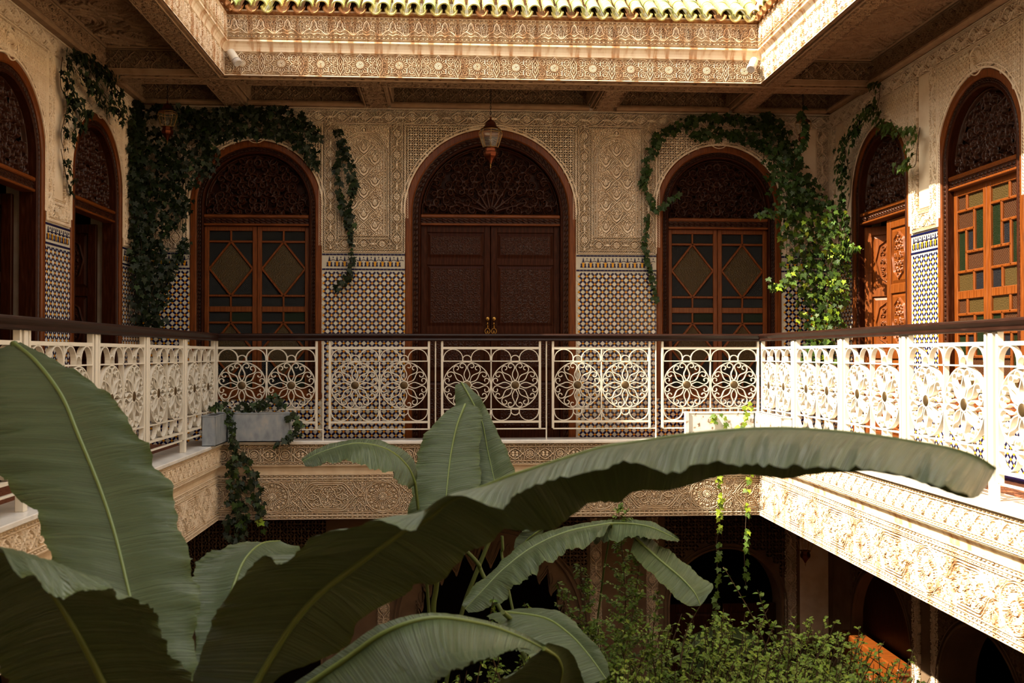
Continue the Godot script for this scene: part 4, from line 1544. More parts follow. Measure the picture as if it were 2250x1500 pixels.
	var wsun := ["nearest the sunlit far corner", "second from the sunlit far corner", "third from the sunlit far corner, before the orange door", "fourth from the sunlit far corner, before the glazed window", "fifth from the sunlit far corner, cut by the picture edge"]
	var wsh := ["nearest the shaded far corner", "second from the shaded far corner", "third from the shaded far corner", "fourth from the shaded far corner, behind the tall banana leaf", "fifth from the shaded far corner, cut by the picture edge"]
	for i in 5:
		var z0 := -9.775 if i == 0 else -8.835 + (i - 1) * 1.10 + 0.062
		var z1 := -8.835 + i * 1.10 - 0.062
		make.call("balustrade", "white iron rosette railing panel, " + wsun[i], z1 - z0, Transform3D(Basis(Z3, Y3, -X3), Vector3(3.063, 0, (z0 + z1) / 2)), (z1 - z0) / 2 + 0.062, 0.024)
		z0 = -9.72 if i == 0 else -8.665 + (i - 1) * 1.066 + 0.058
		z1 = -8.665 + i * 1.066 - 0.058
		make.call("balustrade", "white iron rosette railing panel, " + wsh[i], z1 - z0, Transform3D(Basis(-Z3, Y3, X3), Vector3(-2.27, 0, (z0 + z1) / 2)), -(z1 - z0) / 2 - 0.058, 0.024)
	# dark moulded handrail, mitred at the corners
	var pr := PackedVector2Array([V(-0.034, 0.958), V(0.034, 0.958), V(0.038, 0.966), V(0.034, 0.982), V(0.044, 0.998), V(0.05, 1.012), V(0.046, 1.022), V(0.03, 1.029), V(-0.03, 1.029), V(-0.046, 1.022), V(-0.05, 1.012), V(-0.044, 0.998), V(-0.034, 0.982), V(-0.038, 0.966)])
	var mitre := func(called: String, label: String, m: Material, o: Vector3, u: Vector3, L: float, m0: float, m1: float):
		var b := MB.new()
		var nn := u.cross(Y3)
		var end := func(at: Vector3, s: float) -> Transform3D:
			return Transform3D(Basis(nn + u * s, Y3, -u), at)
		b.prism(pr, end.call(o, m0), end.call(o + u * L, m1))
		tag(obj(called, b.mesh(), m), label, "handrail")
	mitre.call("handrail", "dark wooden handrail of the far railing", M.rail, Vector3(-2.27, 0, fz), X3, 5.333, 1.0, -1.0)
	mitre.call("handrail", "dark wooden handrail of the sunlit side, its top glowing orange", M.rail_z, Vector3(3.063, 0, fz), Z3, 9.9, 1.0, 0.0)
	mitre.call("handrail", "dark wooden handrail of the shaded side", M.rail_z, Vector3(-2.27, 0, 0.093), -Z3, 9.9, 0.0, -1.0)


# ---------------------------------------------------------------- arched doors and windows; local u across, v up, n out of the wall
func arch_band(R1: float, R0: float, n0: float, n1: float, vb: float, vs: float, e := 0.006) -> ArrayMesh:   # a moulding along jambs and arch, between radii R0 < R1
	var path := []
	path.append([V(-1, 0), vb, true])
	path.append([V(-1, 0), vs, true])
	for i in range(1, 32):
		var a := PI - PI * i / 32
		path.append([Vector2(cos(a), sin(a)), vs, false])
	path.append([V(1, 0), vs, true])
	path.append([V(1, 0), vb, true])
	var prof := [[R0, n0], [R0, n1 - e], [R0 + e, n1], [R1 - e, n1], [R1, n1 - e], [R1, n0]]
	var b := MB.new()
	for i in path.size() - 1:
		for j in prof.size() - 1:
			var q := []
			for s in [[i, j], [i + 1, j], [i + 1, j + 1], [i, j + 1]]:
				var p = path[s[0]]
				var f = prof[s[1]]
				q.append(Vector3(p[0].x * f[0], p[1] + p[0].y * f[0], f[1]))
			b.quad(q[0], q[3], q[2], q[1])
	return b.mesh()


var rope_m: ArrayMesh
var lun := {}


func rope_run(parent: Node, R: float, wd: float, n: float, vb: float, vs: float):   # twisted leaf border carved along jambs and arch
	if rope_m == null:
		var k := Carve.new(0.05, 0.05, 0.0028)
		k.seg(V(0, 0.025), V(0.022, 0.012), 0.003, 0.008)
		k.seg(V(0.022, 0.012), V(0.048, 0.010), 0.008, 0.002)
		k.seg(V(0.02, 0.036), V(0.04, 0.03), 0.008, 0.008)
		k.seg(V(0.0, 0.042), V(0.02, 0.036), 0.002, 0.008)
		k.seg(V(0, 0.002), V(0.05, 0.002), 0.003)
		k.seg(V(0, 0.048), V(0.05, 0.048), 0.003)
		k.pad = 0.01
		rope_m = k.mesh(0.014, 0.0025, 0.4)
	var xfs := []
	var s := wd / 0.05
	var nv := int(round((vs - vb) / wd))
	for sd in [-1.0, 1.0]:
		for i in nv:
			var y := vb + (vs - vb) * i / nv
			xfs.append(Transform3D(Basis(Y3 * s * ((vs - vb) / nv / wd), -X3 * s, Z3), Vector3(sd * R + wd / 2, y, n)))
	var na := int(round(PI * R / wd))
	for i in na:
		var a := PI - PI * (i + 0.5) / na
		var r := Vector3(cos(a), sin(a), 0)
		var t := Vector3(r.y, -r.x, 0)
		xfs.append(Transform3D(Basis(t * s * (PI * R / na / wd) * 1.04, r * s, Z3), Vector3(0, vs, n) + r * (R - wd / 2) - t * wd * 0.52))
	many("carved_border", rope_m, M.wood_carved, parent, xfs)


func rope_line(parent: Node, u0: float, u1: float, v: float, wd: float, n: float):
	var xfs := []
	var c := int(round((u1 - u0) / wd))
	for i in c:
		xfs.append(Transform3D(Basis(X3 * ((u1 - u0) / c / 0.05), Y3 * (wd / 0.05), Z3), Vector3(u0 + (u1 - u0) * i / c, v, n)))
	many("carved_border", rope_m, M.wood_carved, parent, xfs)


func lunette_mesh(R: float, stilt: float, fan: bool) -> ArrayMesh:   # a half disc of carved scrolls
	var key := "%.3f_%.3f_%s" % [R, stilt, fan]
	if lun.has(key): return lun[key]
	var k := Carve.new(2 * R, R + stilt, 0.0045)
	var C := V(R, stilt)
	k.sx = true
	k.pad = 0.02
	var rr := RandomNumberGenerator.new()
	rr.seed = 31 if fan else 37
	k.ring(C, R - 0.012, 0.012, 0, PI, 40)
	k.seg(V(0, 0.006), V(2 * R, 0.006), 0.010)
	if fan:
		k.ring(V(R, 0.03), 0.05, 0.012)
		for i in 4:
			var a := PI / 2 + (i + 0.5) * PI / 9 * 1.05
			var e := Vector2.from_angle(a)
			k.line([V(R, 0.03) + e * 0.07, V(R, 0.03) + e * R * 0.52], 0.020, 0.010)
			k.line([V(R, 0.03) + e * R * 0.52, V(R, 0.03) + e * R * 0.6], 0.016, 0.004)
	# scrolls on a jittered grid, each with a leaf springing from it
	var s := 0.105 if fan else 0.10
	var y := 0.06
	var row := 0
	while y < R + stilt:
		var x := R - (0.055 if row % 2 else 0.0)
		while x > 0:
			var p := V(x, y) + V(rr.randf_range(-0.02, 0.02), rr.randf_range(-0.02, 0.02))
			if (p.distance_to(C) < R - 0.05 or p.y < stilt) and (not fan or p.distance_to(V(R, 0)) > R * 0.22):
				var a := rr.randf() * TAU
				var d := 1.0 if (row + int(x / s)) % 2 else -1.0
				k.spiral(p, rr.randf_range(0.036, 0.05), a, 1.05 * d, rr.randf_range(0.012, 0.017))
				var q := p + Vector2.from_angle(a) * 0.045
				k.curve([q, q + Vector2.from_angle(a + 1.2 * d) * 0.05, q + Vector2.from_angle(a + 0.7 * d) * 0.10], 0.017, 0.003)
				k.curve([q, q + Vector2.from_angle(a - 1.0 * d) * 0.04, q + Vector2.from_angle(a - 0.3 * d) * 0.085], 0.014, 0.003)
			x -= s
		y += s * 0.86
		row += 1
	k.each(func(px, py, f): return f if py < stilt or Vector2(px, py).distance_to(C) < R else 0.02)
	lun[key] = k.mesh(0.040, 0.006, 0.45, true)
	return lun[key]


func opening(called: String, o: Array, wall: Transform3D, label: String, category: String, band: Array, fan: bool, lun_v: float) -> Node3D:   # frame, carved border, lunette and transom
	var t := Node3D.new()
	t.transform = wall * Transform3D(Basis(), Vector3(o[0], 0, 0))
	put(t, called)
	t.set_meta("kind", "structure")
	tag(t, label, category)
	var R: float = o[1]
	var vb: float = o[2]
	var vs: float = o[3]
	var a: float = R - band[0]
	var b: float = a - band[1]
	var c: float = b - band[2]
	obj("frame", arch_band(R + 0.004, a, -0.10, 0.018, vb, vs, 0.012), M.wood, t)
	obj("border_bed", arch_band(a, b, -0.12, -0.012, vb, vs), M.wood_dark, t)
	rope_run(t, (a + b) / 2, band[1] * 0.96, -0.012, vb, vs)
	obj("inner_moulding", arch_band(b, c, -0.14, 0.002, vb, vs, 0.01), M.wood_dark, t)
	# lunette, set back, closed behind
	var lm := lunette_mesh(c, maxf(vs - lun_v, 0.0), fan)
	obj("lunette", lm, M.wood_carved, t, Transform3D(Basis(), Vector3(-c, lun_v, -0.105)))
	var bk := MB.new()
	var bp := PackedVector2Array([V(-c, lun_v)])
	for i in 25: bp.append(V(cos(PI - PI * i / 24) * c, vs + sin(PI - PI * i / 24) * c))
	bp.append(V(c, lun_v))
	bk.extrude(bp, -0.19, -0.175)
	obj("backing", bk.mesh(), M.wood_dark, t)
	# transom: a smooth rail with the carved border on it
	var m := MB.new()
	m.bbox(Vector3(-c, lun_v - 0.035, -0.13), Vector3(c, lun_v, -0.01), 0.008)
	m.bbox(Vector3(-c, lun_v - 0.098, -0.13), Vector3(c, lun_v - 0.035, -0.03), 0.004)
	m.bbox(Vector3(-c, lun_v - 0.118, -0.13), Vector3(c, lun_v - 0.096, -0.012), 0.006)
	obj("transom", m.mesh(), M.wood_h, t)
	rope_line(t, -c, c, lun_v - 0.095, 0.058, -0.03)
	if vb > 0.0:
		obj("sill", boxm(Vector3(-R - 0.01, vb - 0.03, -0.2), Vector3(R + 0.01, vb + 0.03, 0.03), 0.008), M.wood_h, t)
		m = MB.new()
		m.bbox(Vector3(-c, vb + 0.02, -0.13), Vector3(c, vb + 0.06, -0.03), 0.006)
		obj("bottom_rail", m.mesh(), M.wood_h, t)
	return t


func panel_mesh(w: float, h: float, n: float) -> ArrayMesh:   # a raised and fielded panel
	var b := MB.new()
	var e := 0.035
	b.box(Vector3(0, 0, n - 0.02), Vector3(w, h, n - 0.012))
	b.quad(Vector3(e, e, n), Vector3(w - e, e, n), Vector3(w - e, h - e, n), Vector3(e, h - e, n))
	var z := n - 0.012
	b.quad(Vector3(0.008, 0.008, z), Vector3(w - 0.008, 0.008, z), Vector3(w - e, e, n), Vector3(e, e, n))
	b.quad(Vector3(w - 0.008, 0.008, z), Vector3(w - 0.008, h - 0.008, z), Vector3(w - e, h - e, n), Vector3(w - e, e, n))
	b.quad(Vector3(w - 0.008, h - 0.008, z), Vector3(0.008, h - 0.008, z), Vector3(e, h - e, n), Vector3(w - e, h - e, n))
	b.quad(Vector3(0.008, h - 0.008, z), Vector3(0.008, 0.008, z), Vector3(e, e, n), Vector3(e, h - e, n))
	return b.mesh()


func fine_carving(w: float, h: float) -> ArrayMesh:   # shallow all-over leaf carving
	var k := Carve.new(w, h, 0.0042)
	k.sx = true
	k.pad = 0.02
	var s := 0.16
	for j in int(ceil(h / s)) + 1:
		for i in int(ceil(w / 2 / s)) + 1:
			var p := V(w / 2 - i * s, j * s + (s / 2 if i % 2 else 0.0))
			k.ring(p, 0.05, 0.005)
			for q in 8:
				var e := Vector2.from_angle(TAU * q / 8)
				k.line([p + e * 0.012, p + e * 0.042], 0.003, 0.006)
			for q in 4:
				var e := Vector2.from_angle(TAU * q / 4 + PI / 4)
				k.spiral(p + e * 0.08, 0.03, TAU * q / 4, 1.0, 0.006)
	k.leaves(0.006, 0.03, 41, true, false, 0.0)
	return k.mesh(0.009, 0.004, 0.4)


func oval_carving(w: float, h: float) -> ArrayMesh:   # an oval medallion of knotted scrolls, raised from the board
	var k := Carve.new(w, h, 0.0036)
	k.sx = true
	k.sy = true
	k.pad = 0.02
	var c := V(w / 2, h / 2)
	var p := []
	for i in 24:
		var a := TAU * i / 24
		p.append(c + V(cos(a) * (w / 2 - 0.012), sin(a) * (h / 2 - 0.014)) * (1.0 - 0.07 * absf(sin(a * 4))))
	k.sx = false
	k.sy = false
	k.curve(p, 0.008, -1.0, true)
	k.sx = true
	k.sy = true
	var s := 0.062
	for j in int(h / 2 / s) + 1:
		for i in int(w / 2 / s) + 1:
			var q := V(0.03 + i * s, 0.04 + j * s)
			var e := (q - c) / V(w / 2 - 0.03, h / 2 - 0.03)
			if e.length() < 1.0:
				k.spiral(q, 0.027, i * 1.3 + j * 0.7, 1.1 if (i + j) % 2 else -1.1, 0.0075)
	k.spiral(c, 0.03, 0, 1.0, 0.008)
	return k.mesh(0.022, 0.005, 0.5)


func leaf_frame(w: float, h: float, rails: Array, st: float, n0 := -0.045, n1 := 0.0) -> ArrayMesh:   # stiles and rails; rails [v0, v1]
	var b := MB.new()
	b.bbox(Vector3(0, 0, n0), Vector3(st, h, n1), 0.005)
	b.bbox(Vector3(w - st, 0, n0), Vector3(w, h, n1), 0.005)
	for r in rails:
		b.bbox(Vector3(st - 0.002, r[0], n0 + 0.002), Vector3(w - st + 0.002, r[1], n1 - 0.002), 0.005)
	return b.mesh()


func muntin(parent: Node, a: Vector2, b: Vector2, wd := 0.020):
	var d := b - a
	var m := MB.new()
	var L := d.length()
	m.extrude(PackedVector2Array([V(0, -wd / 2), V(L, -wd / 2), V(L, wd / 2), V(0, wd / 2)]), -0.032, -0.010)
	var t := MB.new()
	t.prism(PackedVector2Array([V(-wd / 2, -0.010), V(wd / 2, -0.010), V(wd * 0.28, -0.003), V(-wd * 0.28, -0.003)]), Transform3D(Basis(Y3, Z3, X3), Vector3.ZERO), Transform3D(Basis(Y3, Z3, X3), Vector3(L, 0, 0)))
	m.add(t, Transform3D.IDENTITY)
	obj("muntin", m.mesh(), M.wood, parent, Transform3D(Basis(Z3, d.angle()), Vector3(a.x, a.y, 0)))


func pane(parent: Node, poly: Array, glass: String):
	var b := MB.new()
	b.extrude(PackedVector2Array(poly), -0.026, -0.021)
	obj("pane", b.mesh(), M[glass], parent)


func rect(u0: float, v0: float, u1: float, v1: float) -> Array:
	return [V(u0, v0), V(u1, v0), V(u1, v1), V(u0, v1)]


func diamond_leaf(t: Node3D, u0: float, w: float, v0: float, h: float, odd: bool):   # a glazed leaf of lozenges and small lights
	var st := 0.048
	var lf := obj("leaf", leaf_frame(w, h, [[0, 0.055], [h / 2 - 0.03, h / 2 + 0.03], [h - 0.05, h]], st), M.wood, t, Transform3D(Basis(), Vector3(u0, v0, -0.06)))
	for half in 2:
		var a := 0.055 if half == 0 else h / 2 + 0.03
		var b := h / 2 - 0.03 if half == 0 else h - 0.05
		var sm := 0.115
		var l := st
		var r := w - st
		var mid := w / 2
		for v in [[a, a + sm], [b - sm, b]]:
			muntin(lf, V(mid, v[0]), V(mid, v[1]))
			pane(lf, rect(l, v[0], mid, v[1]), "glass_blue" if odd and v[0] == a and half == 1 else "glass_dusk")
			pane(lf, rect(mid, v[0], r, v[1]), "glass_green" if half == 0 else "glass_dusk")
		muntin(lf, V(l, a + sm), V(r, a + sm), 0.024)
		muntin(lf, V(l, b - sm), V(r, b - sm), 0.024)
		var c0 := a + sm
		var c1 := b - sm
		var cm := (c0 + c1) / 2
		for s in [[V(mid, c1), V(r, cm)], [V(r, cm), V(mid, c0)], [V(mid, c0), V(l, cm)], [V(l, cm), V(mid, c1)]]:
			muntin(lf, s[0], s[1], 0.024)
		pane(lf, [V(mid, c0), V(r, cm), V(mid, c1), V(l, cm)], "glass_amber")
		pane(lf, [V(l, c0), V(mid, c0), V(l, cm)], "glass_dusk")
		pane(lf, [V(mid, c0), V(r, c0), V(r, cm)], "glass_dusk")
		pane(lf, [V(r, cm), V(r, c1), V(mid, c1)], "glass_dusk")
		pane(lf, [V(l, cm), V(mid, c1), V(l, c1)], "glass_dusk")


func basket_leaf(t: Node3D, u0: float, w: float, v0: float, h: float, flip: bool):   # a leaf glazed in a pinwheel of small panes
	var st := 0.055
	var lf := obj("leaf", leaf_frame(w, h, [[0, 0.06], [h / 2 - 0.035, h / 2 + 0.035], [h - 0.06, h]], st), M.wood, t, Transform3D(Basis(), Vector3(u0, v0, -0.06)))
	var cells := [[0.0, 0.36, 0.0, 0.16, "glass_diamond"], [0.36, 1.0, 0.0, 0.16, "glass_amber"], [0.0, 0.64, 0.16, 0.36, "glass_diamond"], [0.64, 1.0, 0.16, 0.60, "glass_green"], [0.0, 0.33, 0.36, 0.80, "glass_green"], [0.33, 0.64, 0.36, 0.60, "glass_blue"], [0.33, 1.0, 0.60, 0.80, "glass_diamond"], [0.0, 0.62, 0.80, 1.0, "glass_amber"], [0.62, 1.0, 0.80, 1.0, "glass_blue"]]
	for half in 2:
		var top := h / 2 - 0.035 if half == 0 else h - 0.06
		var bot := 0.06 if half == 0 else h / 2 + 0.035
		for c in cells:
			var a: float = c[0]
			var b: float = c[1]
			if flip:
				a = 1.0 - c[1]
				b = 1.0 - c[0]
			var u := st + a * (w - 2 * st)
			var v := st + b * (w - 2 * st)
			var y1: float = top - c[2] * (top - bot)
			var y0: float = top - c[3] * (top - bot)
			pane(lf, rect(u, y0, v, y1), c[4])
			if b < 0.99: muntin(lf, V(v, y0), V(v, y1), 0.026)
			if c[3] < 0.99: muntin(lf, V(u, y0), V(v, y0), 0.026)


func oval_leaf(t: Node3D, xf: Transform3D, w: float, h: float, m: Material = M.wood):   # a solid leaf with carved oval medallions
	var st := 0.085
	var rails := [[0, 0.16], [0.40 * h, 0.40 * h + 0.09], [0.68 * h, 0.68 * h + 0.09], [h - 0.09, h], [0.20 * h, 0.20 * h + 0.08]]
	var lf := obj("leaf", leaf_frame(w, h, rails, st), m, t, xf)
	for q in [[0.16, 0.20 * h], [0.20 * h + 0.08, 0.40 * h], [0.40 * h + 0.09, 0.68 * h], [0.68 * h + 0.09, h - 0.09]]:
		obj("panel", panel_mesh(w - 2 * st, q[1] - q[0], -0.008), m, lf, Transform3D(Basis(), Vector3(st, q[0], 0)))
		var ow := w - 2 * st - 0.06
		var oh: float = minf(q[1] - q[0] - 0.07, ow * 2.1)
		obj("medallion", oval_carving(ow, oh), m, lf, Transform3D(Basis(), Vector3(st + 0.03, (q[0] + q[1] - oh) / 2, -0.01)))


func openings():
	# the great double door
	var t := opening("door_1", DOOR_MAIN, far_xf, "big dark double door under a fan-carved lunette in the middle of the far wall", "door", [0.075, 0.062, 0.028], true, 2.35)
	var c := 0.9255 - 0.165
	var h := 2.232 + 0.13
	for s in [-1.0, 1.0]:
		var w := c - 0.003
		var u0 := -c if s < 0 else 0.003
		var lf := obj("leaf", leaf_frame(w, h, [[0, 0.14], [0.66, 0.78], [1.175, 1.265], [1.93, 2.01], [h - 0.075, h]], 0.068), M.wood_dark, t, Transform3D(Basis(), Vector3(u0, -0.13, -0.055)))
		for q in [[0.14, 0.66], [0.78, 1.175], [1.265, 1.93], [2.01, h - 0.075]]:
			var pw := w - 0.136
			var ph: float = q[1] - q[0]
			obj("panel", panel_mesh(pw, ph, -0.006), M.wood_dark, lf, Transform3D(Basis(), Vector3(0.068, q[0], 0)))
			obj("carving", fine_carving(pw - 0.085, ph - 0.085), M.wood_carved, lf, Transform3D(Basis(), Vector3(0.068 + 0.0425, q[0] + 0.0425, -0.008)))
		var k := MB.new()
		k.lathe([V(0.0, 0.0), V(0.012, 0.0), V(0.008, 0.012), V(0.008, 0.02), V(0.02, 0.028), V(0.024, 0.042), V(0.018, 0.056), V(0.0, 0.062)], 14)
		var ku := w - 0.03 if s < 0 else 0.034
		obj("knob", k.mesh(), M.brass, lf, Transform3D(Basis(X3, PI / 2), Vector3(ku, 1.345, 0)))
		k = MB.new()
		k.lathe([V(0.0, 0.0), V(0.007, 0.0), V(0.012, 0.03), V(0.024, 0.034), V(0.01, 0.042), V(0.008, 0.062), V(0.0, 0.066)], 10)
		k.strip(smooth2([V(0, 0.0), V(0.024, -0.02), V(0.026, -0.045), V(0.0, -0.066), V(-0.026, -0.045), V(-0.024, -0.02)], 4, true), 0.007, -0.004, 0.004, true)
		k.extrude(PackedVector2Array([V(0, -0.025), V(0.01, -0.045), V(0, -0.058), V(-0.01, -0.045)]), -0.003, 0.003)
		obj("knocker", k.mesh(), M.brass, lf, Transform3D(Basis(), Vector3(ku, 1.245, 0.012)))
	# windows of lozenges to either side of it
	for q in [["window_1", WIN_L, "arched window of lozenge panes in the dark, ivy hanging over its arch, beside the shaded corner"], ["window_2", WIN_R, "arched window of lozenge panes beside the lit ivy, right of the big door"]]:
		t = opening(q[0], q[1], far_xf, q[2], "window", [0.068, 0.042, 0.026], false, 2.33)
		c = 0.695 - 0.136
		diamond_leaf(t, -c, c - 0.002, 0.42, 1.79, q[0] == "window_2")
		diamond_leaf(t, 0.002, c - 0.002, 0.42, 1.79, false)
	# sunlit side: a door ajar and a window of small panes
	t = opening("door_2", DOOR_R, right_xf, "orange carved wooden door standing ajar in the sunlit side wall", "door", [0.066, 0.042, 0.026], false, 2.28)
	c = 0.668 - 0.134
	oval_leaf(t, Transform3D(Basis(), Vector3(0.002, -0.12, -0.06)), c - 0.004, 2.26)
	oval_leaf(t, Transform3D(Basis(Y3, deg_to_rad(38)), Vector3(-c, -0.12, -0.06)), c - 0.004, 2.26)
	t = opening("window_3", WIN_S, right_xf, "tall arched window of amber, green and diamond-pressed panes in the sunlit wall", "window", [0.066, 0.042, 0.026], false, 2.33)
	c = 0.66 - 0.134
	basket_leaf(t, -c, c - 0.002, 0.43, 1.785, false)
	basket_leaf(t, 0.002, c - 0.002, 0.43, 1.785, true)
	# shaded side: both doors stand open on dark rooms
	for q in [["door_3", DOOR_L1, "dark arched doorway standing open, half hidden by ivy near the shaded corner"], ["door_4", DOOR_L2, "dark arched doorway standing open at the picture's shaded edge, brass hinge showing"]]:
		t = opening(q[0], q[1], left_xf, q[2], "door", [0.066, 0.042, 0.026], false, 2.25)
		c = q[1][1] - 0.134
		oval_leaf(t, Transform3D(Basis(Y3, deg_to_rad(96)), Vector3(-c - 0.02, -0.12, -0.2)), c - 0.004, 2.24, M.wood_dark)
		oval_leaf(t, Transform3D(Basis(Y3, deg_to_rad(-92)), Vector3(c, -0.12, -0.2)) * Transform3D(Basis(), Vector3(-c + 0.004, 0, 0)), c - 0.004, 2.24, M.wood_dark)
		for y in [0.4, 1.85]:
			obj("hinge", boxm(Vector3(-c + 0.002, y - 0.06, -0.09), Vector3(-c + 0.012, y + 0.06, -0.03), 0.003), M.brass, t)


# ---------------------------------------------------------------- lower storey
func lower_floor():
	var g := MB.new()
	g.box(Vector3(-3.7, GROUND_Y - 0.2, -11.3), Vector3(4.5, GROUND_Y, 1.9))
	struct_("floor", g.mesh(), M.terracotta, "dim paved ground of the courtyard far below", "floor")
	var lw := [[-2.10, 0.695, GROUND_Y, -2.0], [0.42, 0.98, GROUND_Y, -2.1], [3.0, 0.62, GROUND_Y, -1.93]]
	var w := struct_("wall_far_lower", wall_mesh(-3.618, 4.487, GROUND_Y, -0.756, lw), M.brown, "dark lower wall under the far gallery with carved arches", "wall", far_xf)
	for o in lw:
		lower_arch(w, o)
	# scalloped arch hung with carved lobes
	var b := MB.new()
	var c := V(0.42, -2.1)
	var lobes := 13
	for i in lobes:
		var a0 := PI - PI * i / lobes
		var a1 := PI - PI * (i + 1) / lobes
		var am := (a0 + a1) / 2
		var o0 := c + Vector2.from_angle(a0) * 0.985
		var o1 := c + Vector2.from_angle(a1) * 0.985
		var m := c + Vector2.from_angle(am) * 0.80
		var hang := 0.11 + 0.09 * sin(am)
		# each lobe hangs straight down and ends in a drop
		var q0 := c + Vector2.from_angle(a0) * 0.83
		var q1 := c + Vector2.from_angle(a1) * 0.83
		var tip := m + V(0, -hang)
		b.extrude(PackedVector2Array([o0, c + Vector2.from_angle(am) * 0.985, o1, q1, q1.lerp(tip, 0.45) + V(0.012, 0.02), tip + V(0.02, 0.045), tip + V(0.012, 0.02), tip, tip + V(-0.012, 0.02), tip + V(-0.02, 0.045), q0.lerp(tip, 0.45) + V(-0.012, 0.02), q0]), -0.12, -0.02)
		for q in [0.035, 0.075]:
			b.strip(smooth2([q0 + V(0, q), q0.lerp(tip, 0.5) + V(-0.008, q), tip + V(0, q + 0.01), q1.lerp(tip, 0.5) + V(0.008, q), q1 + V(0, q)], 3), 0.011, -0.02, 0.0)
		b.strip(smooth2([m + V(0, -0.03), m + V(0.026, 0.03), m + V(0, 0.09), m + V(-0.026, 0.03)], 3, true), 0.010, -0.02, 0.0, true)
	obj("scalloped_arch", b.mesh(), M.brown, w)
	upright(w, 3.66, 3.79, -3.4, -0.95)
	upright(w, 2.12, 2.25, -3.4, -0.95)
	upright(w, 1.5, 1.63, -3.4, -0.95)
	upright(w, -0.80, -0.67, -3.4, -0.95)
	obj("plain_panel", boxm(Vector3(3.83, -2.3, 0), Vector3(4.15, -1.1, 0.015), 0.004), M.plaster, w)
	obj("wood_dado", boxm(Vector3(3.7, GROUND_Y, 0), Vector3(4.187, -2.36, 0.03), 0.004), M.wood_dark, w)
	run(w, "oval_frieze", "oval", M.brown, Vector3(-3.3, -0.92, 0), X3, Y3, 7.48, 0.122)
	# painted door behind the third arch
	var d := thing("painted_door", "dark red lower door with two framed panels, deep behind the shrub", "door", Vector3(3.0, GROUND_Y, -11.1))
	for s in [-1.0, 1.0]:
		var lf := obj("leaf", leaf_frame(0.6, 2.5, [[0, 0.2], [1.2, 1.3], [2.4, 2.5]], 0.09), M.wood_dark, d, Transform3D(Basis(), Vector3(-0.61 if s < 0 else 0.01, 0, 0)))
		obj("panel", panel_mesh(0.42, 1.0, -0.008), M.wood_dark, lf, Transform3D(Basis(), Vector3(0.09, 0.2, 0)))
		obj("panel", panel_mesh(0.42, 1.1, -0.008), M.wood_dark, lf, Transform3D(Basis(), Vector3(0.09, 1.3, 0)))
	var lr := [[-9.647, 0.67, GROUND_Y, -1.98], [-7.79, 0.66, GROUND_Y, -2.02]]
	w = struct_("wall_right_lower", wall_mesh(-10.928, 1.9, GROUND_Y, -0.756, lr), M.brown, "lower wall under the sunlit gallery with two tall dark arches", "wall", right_xf)
	for o in lr:
		lower_arch(w, o)
	for z in [-8.96, -8.60, -7.1]:
		upright(w, z, z + 0.13, -3.4, -0.95)
	run(w, "oval_frieze", "oval", M.brown, Vector3(-10.928, -0.92, 0), X3, Y3, 10.9, 0.122)
	struct_("wall_left_lower", wall_mesh(-1.9, 10.928, GROUND_Y, -0.756, [[7.75, 0.67, GROUND_Y, -2.0], [9.66, 0.68, GROUND_Y, -2.0]]), M.brown, "lower wall under the shaded gallery", "wall", left_xf)
	# carved wooden door in the first arch of the sunlit side, its top in the sun
	d = thing("carved_door", "orange carved wooden door on the lower floor, its cornice catching the sun", "door", Vector3(4.10, GROUND_Y, -9.647))
	d.basis = Basis(Z3, Y3, -X3)
	var top := 2.335
	var fm := MB.new()
	fm.bbox(Vector3(-0.66, 0, -0.12), Vector3(-0.52, top, 0.03), 0.008)
	fm.bbox(Vector3(0.52, 0, -0.12), Vector3(0.66, top, 0.03), 0.008)
	fm.bbox(Vector3(-0.52, top - 0.12, -0.12), Vector3(0.52, top, 0.02), 0.006)
	obj("frame", fm.mesh(), M.wood, d)
	obj("cornice", boxm(Vector3(-0.67, top, -0.13), Vector3(0.67, top + 0.075, 0.05), 0.012), M.wood_h, d)
	for x in [-0.52, 0.002]:
		oval_leaf(d, Transform3D(Basis(), Vector3(x, 0, -0.06)), 0.516, top - 0.12)
	rope_line(d, -0.66, 0.66, top - 0.10, 0.08, 0.022)
	obj("tympanum", boxm(Vector3(-0.66, top + 0.06, -0.22), Vector3(0.66, top + 0.95, -0.18)), M.wood_dark, d)


func lower_arch(w: Node3D, o: Array):
	var b := MB.new()
	for q in [[o[1] + 0.015, 0.02], [o[1] + 0.06, 0.012]]:
		var p := PackedVector2Array([V(o[0] - q[0], o[2])])
		for i in 33:
			p.append(V(o[0], o[3]) + Vector2.from_angle(PI - PI * i / 32) * q[0])
		p.append(V(o[0] + q[0], o[2]))
		b.strip(p, q[1], 0.0, 0.03)
	obj("arch_rim", b.mesh(), M.brown, w)
	var s := 0.075
	var xfs := []
	for j in 14:
		for i in range(-14, 14):
			var m := V(o[0] + (i + 0.5) * s, -0.95 - (j + 0.5) * s)
			if absf(m.x - o[0]) < o[1] + 0.06 and m.distance_to(V(o[0], o[3])) > o[1] + 0.09 and m.y > o[3]:
				xfs.append(Transform3D(Basis(X3 * s / 0.054, Y3 * s / 0.054, Z3), Vector3(m.x - s / 2, m.y - s / 2, 0)))
	if xfs.size(): many("crosslet_net", MO.crosslet[0], M.brown, w, xfs)


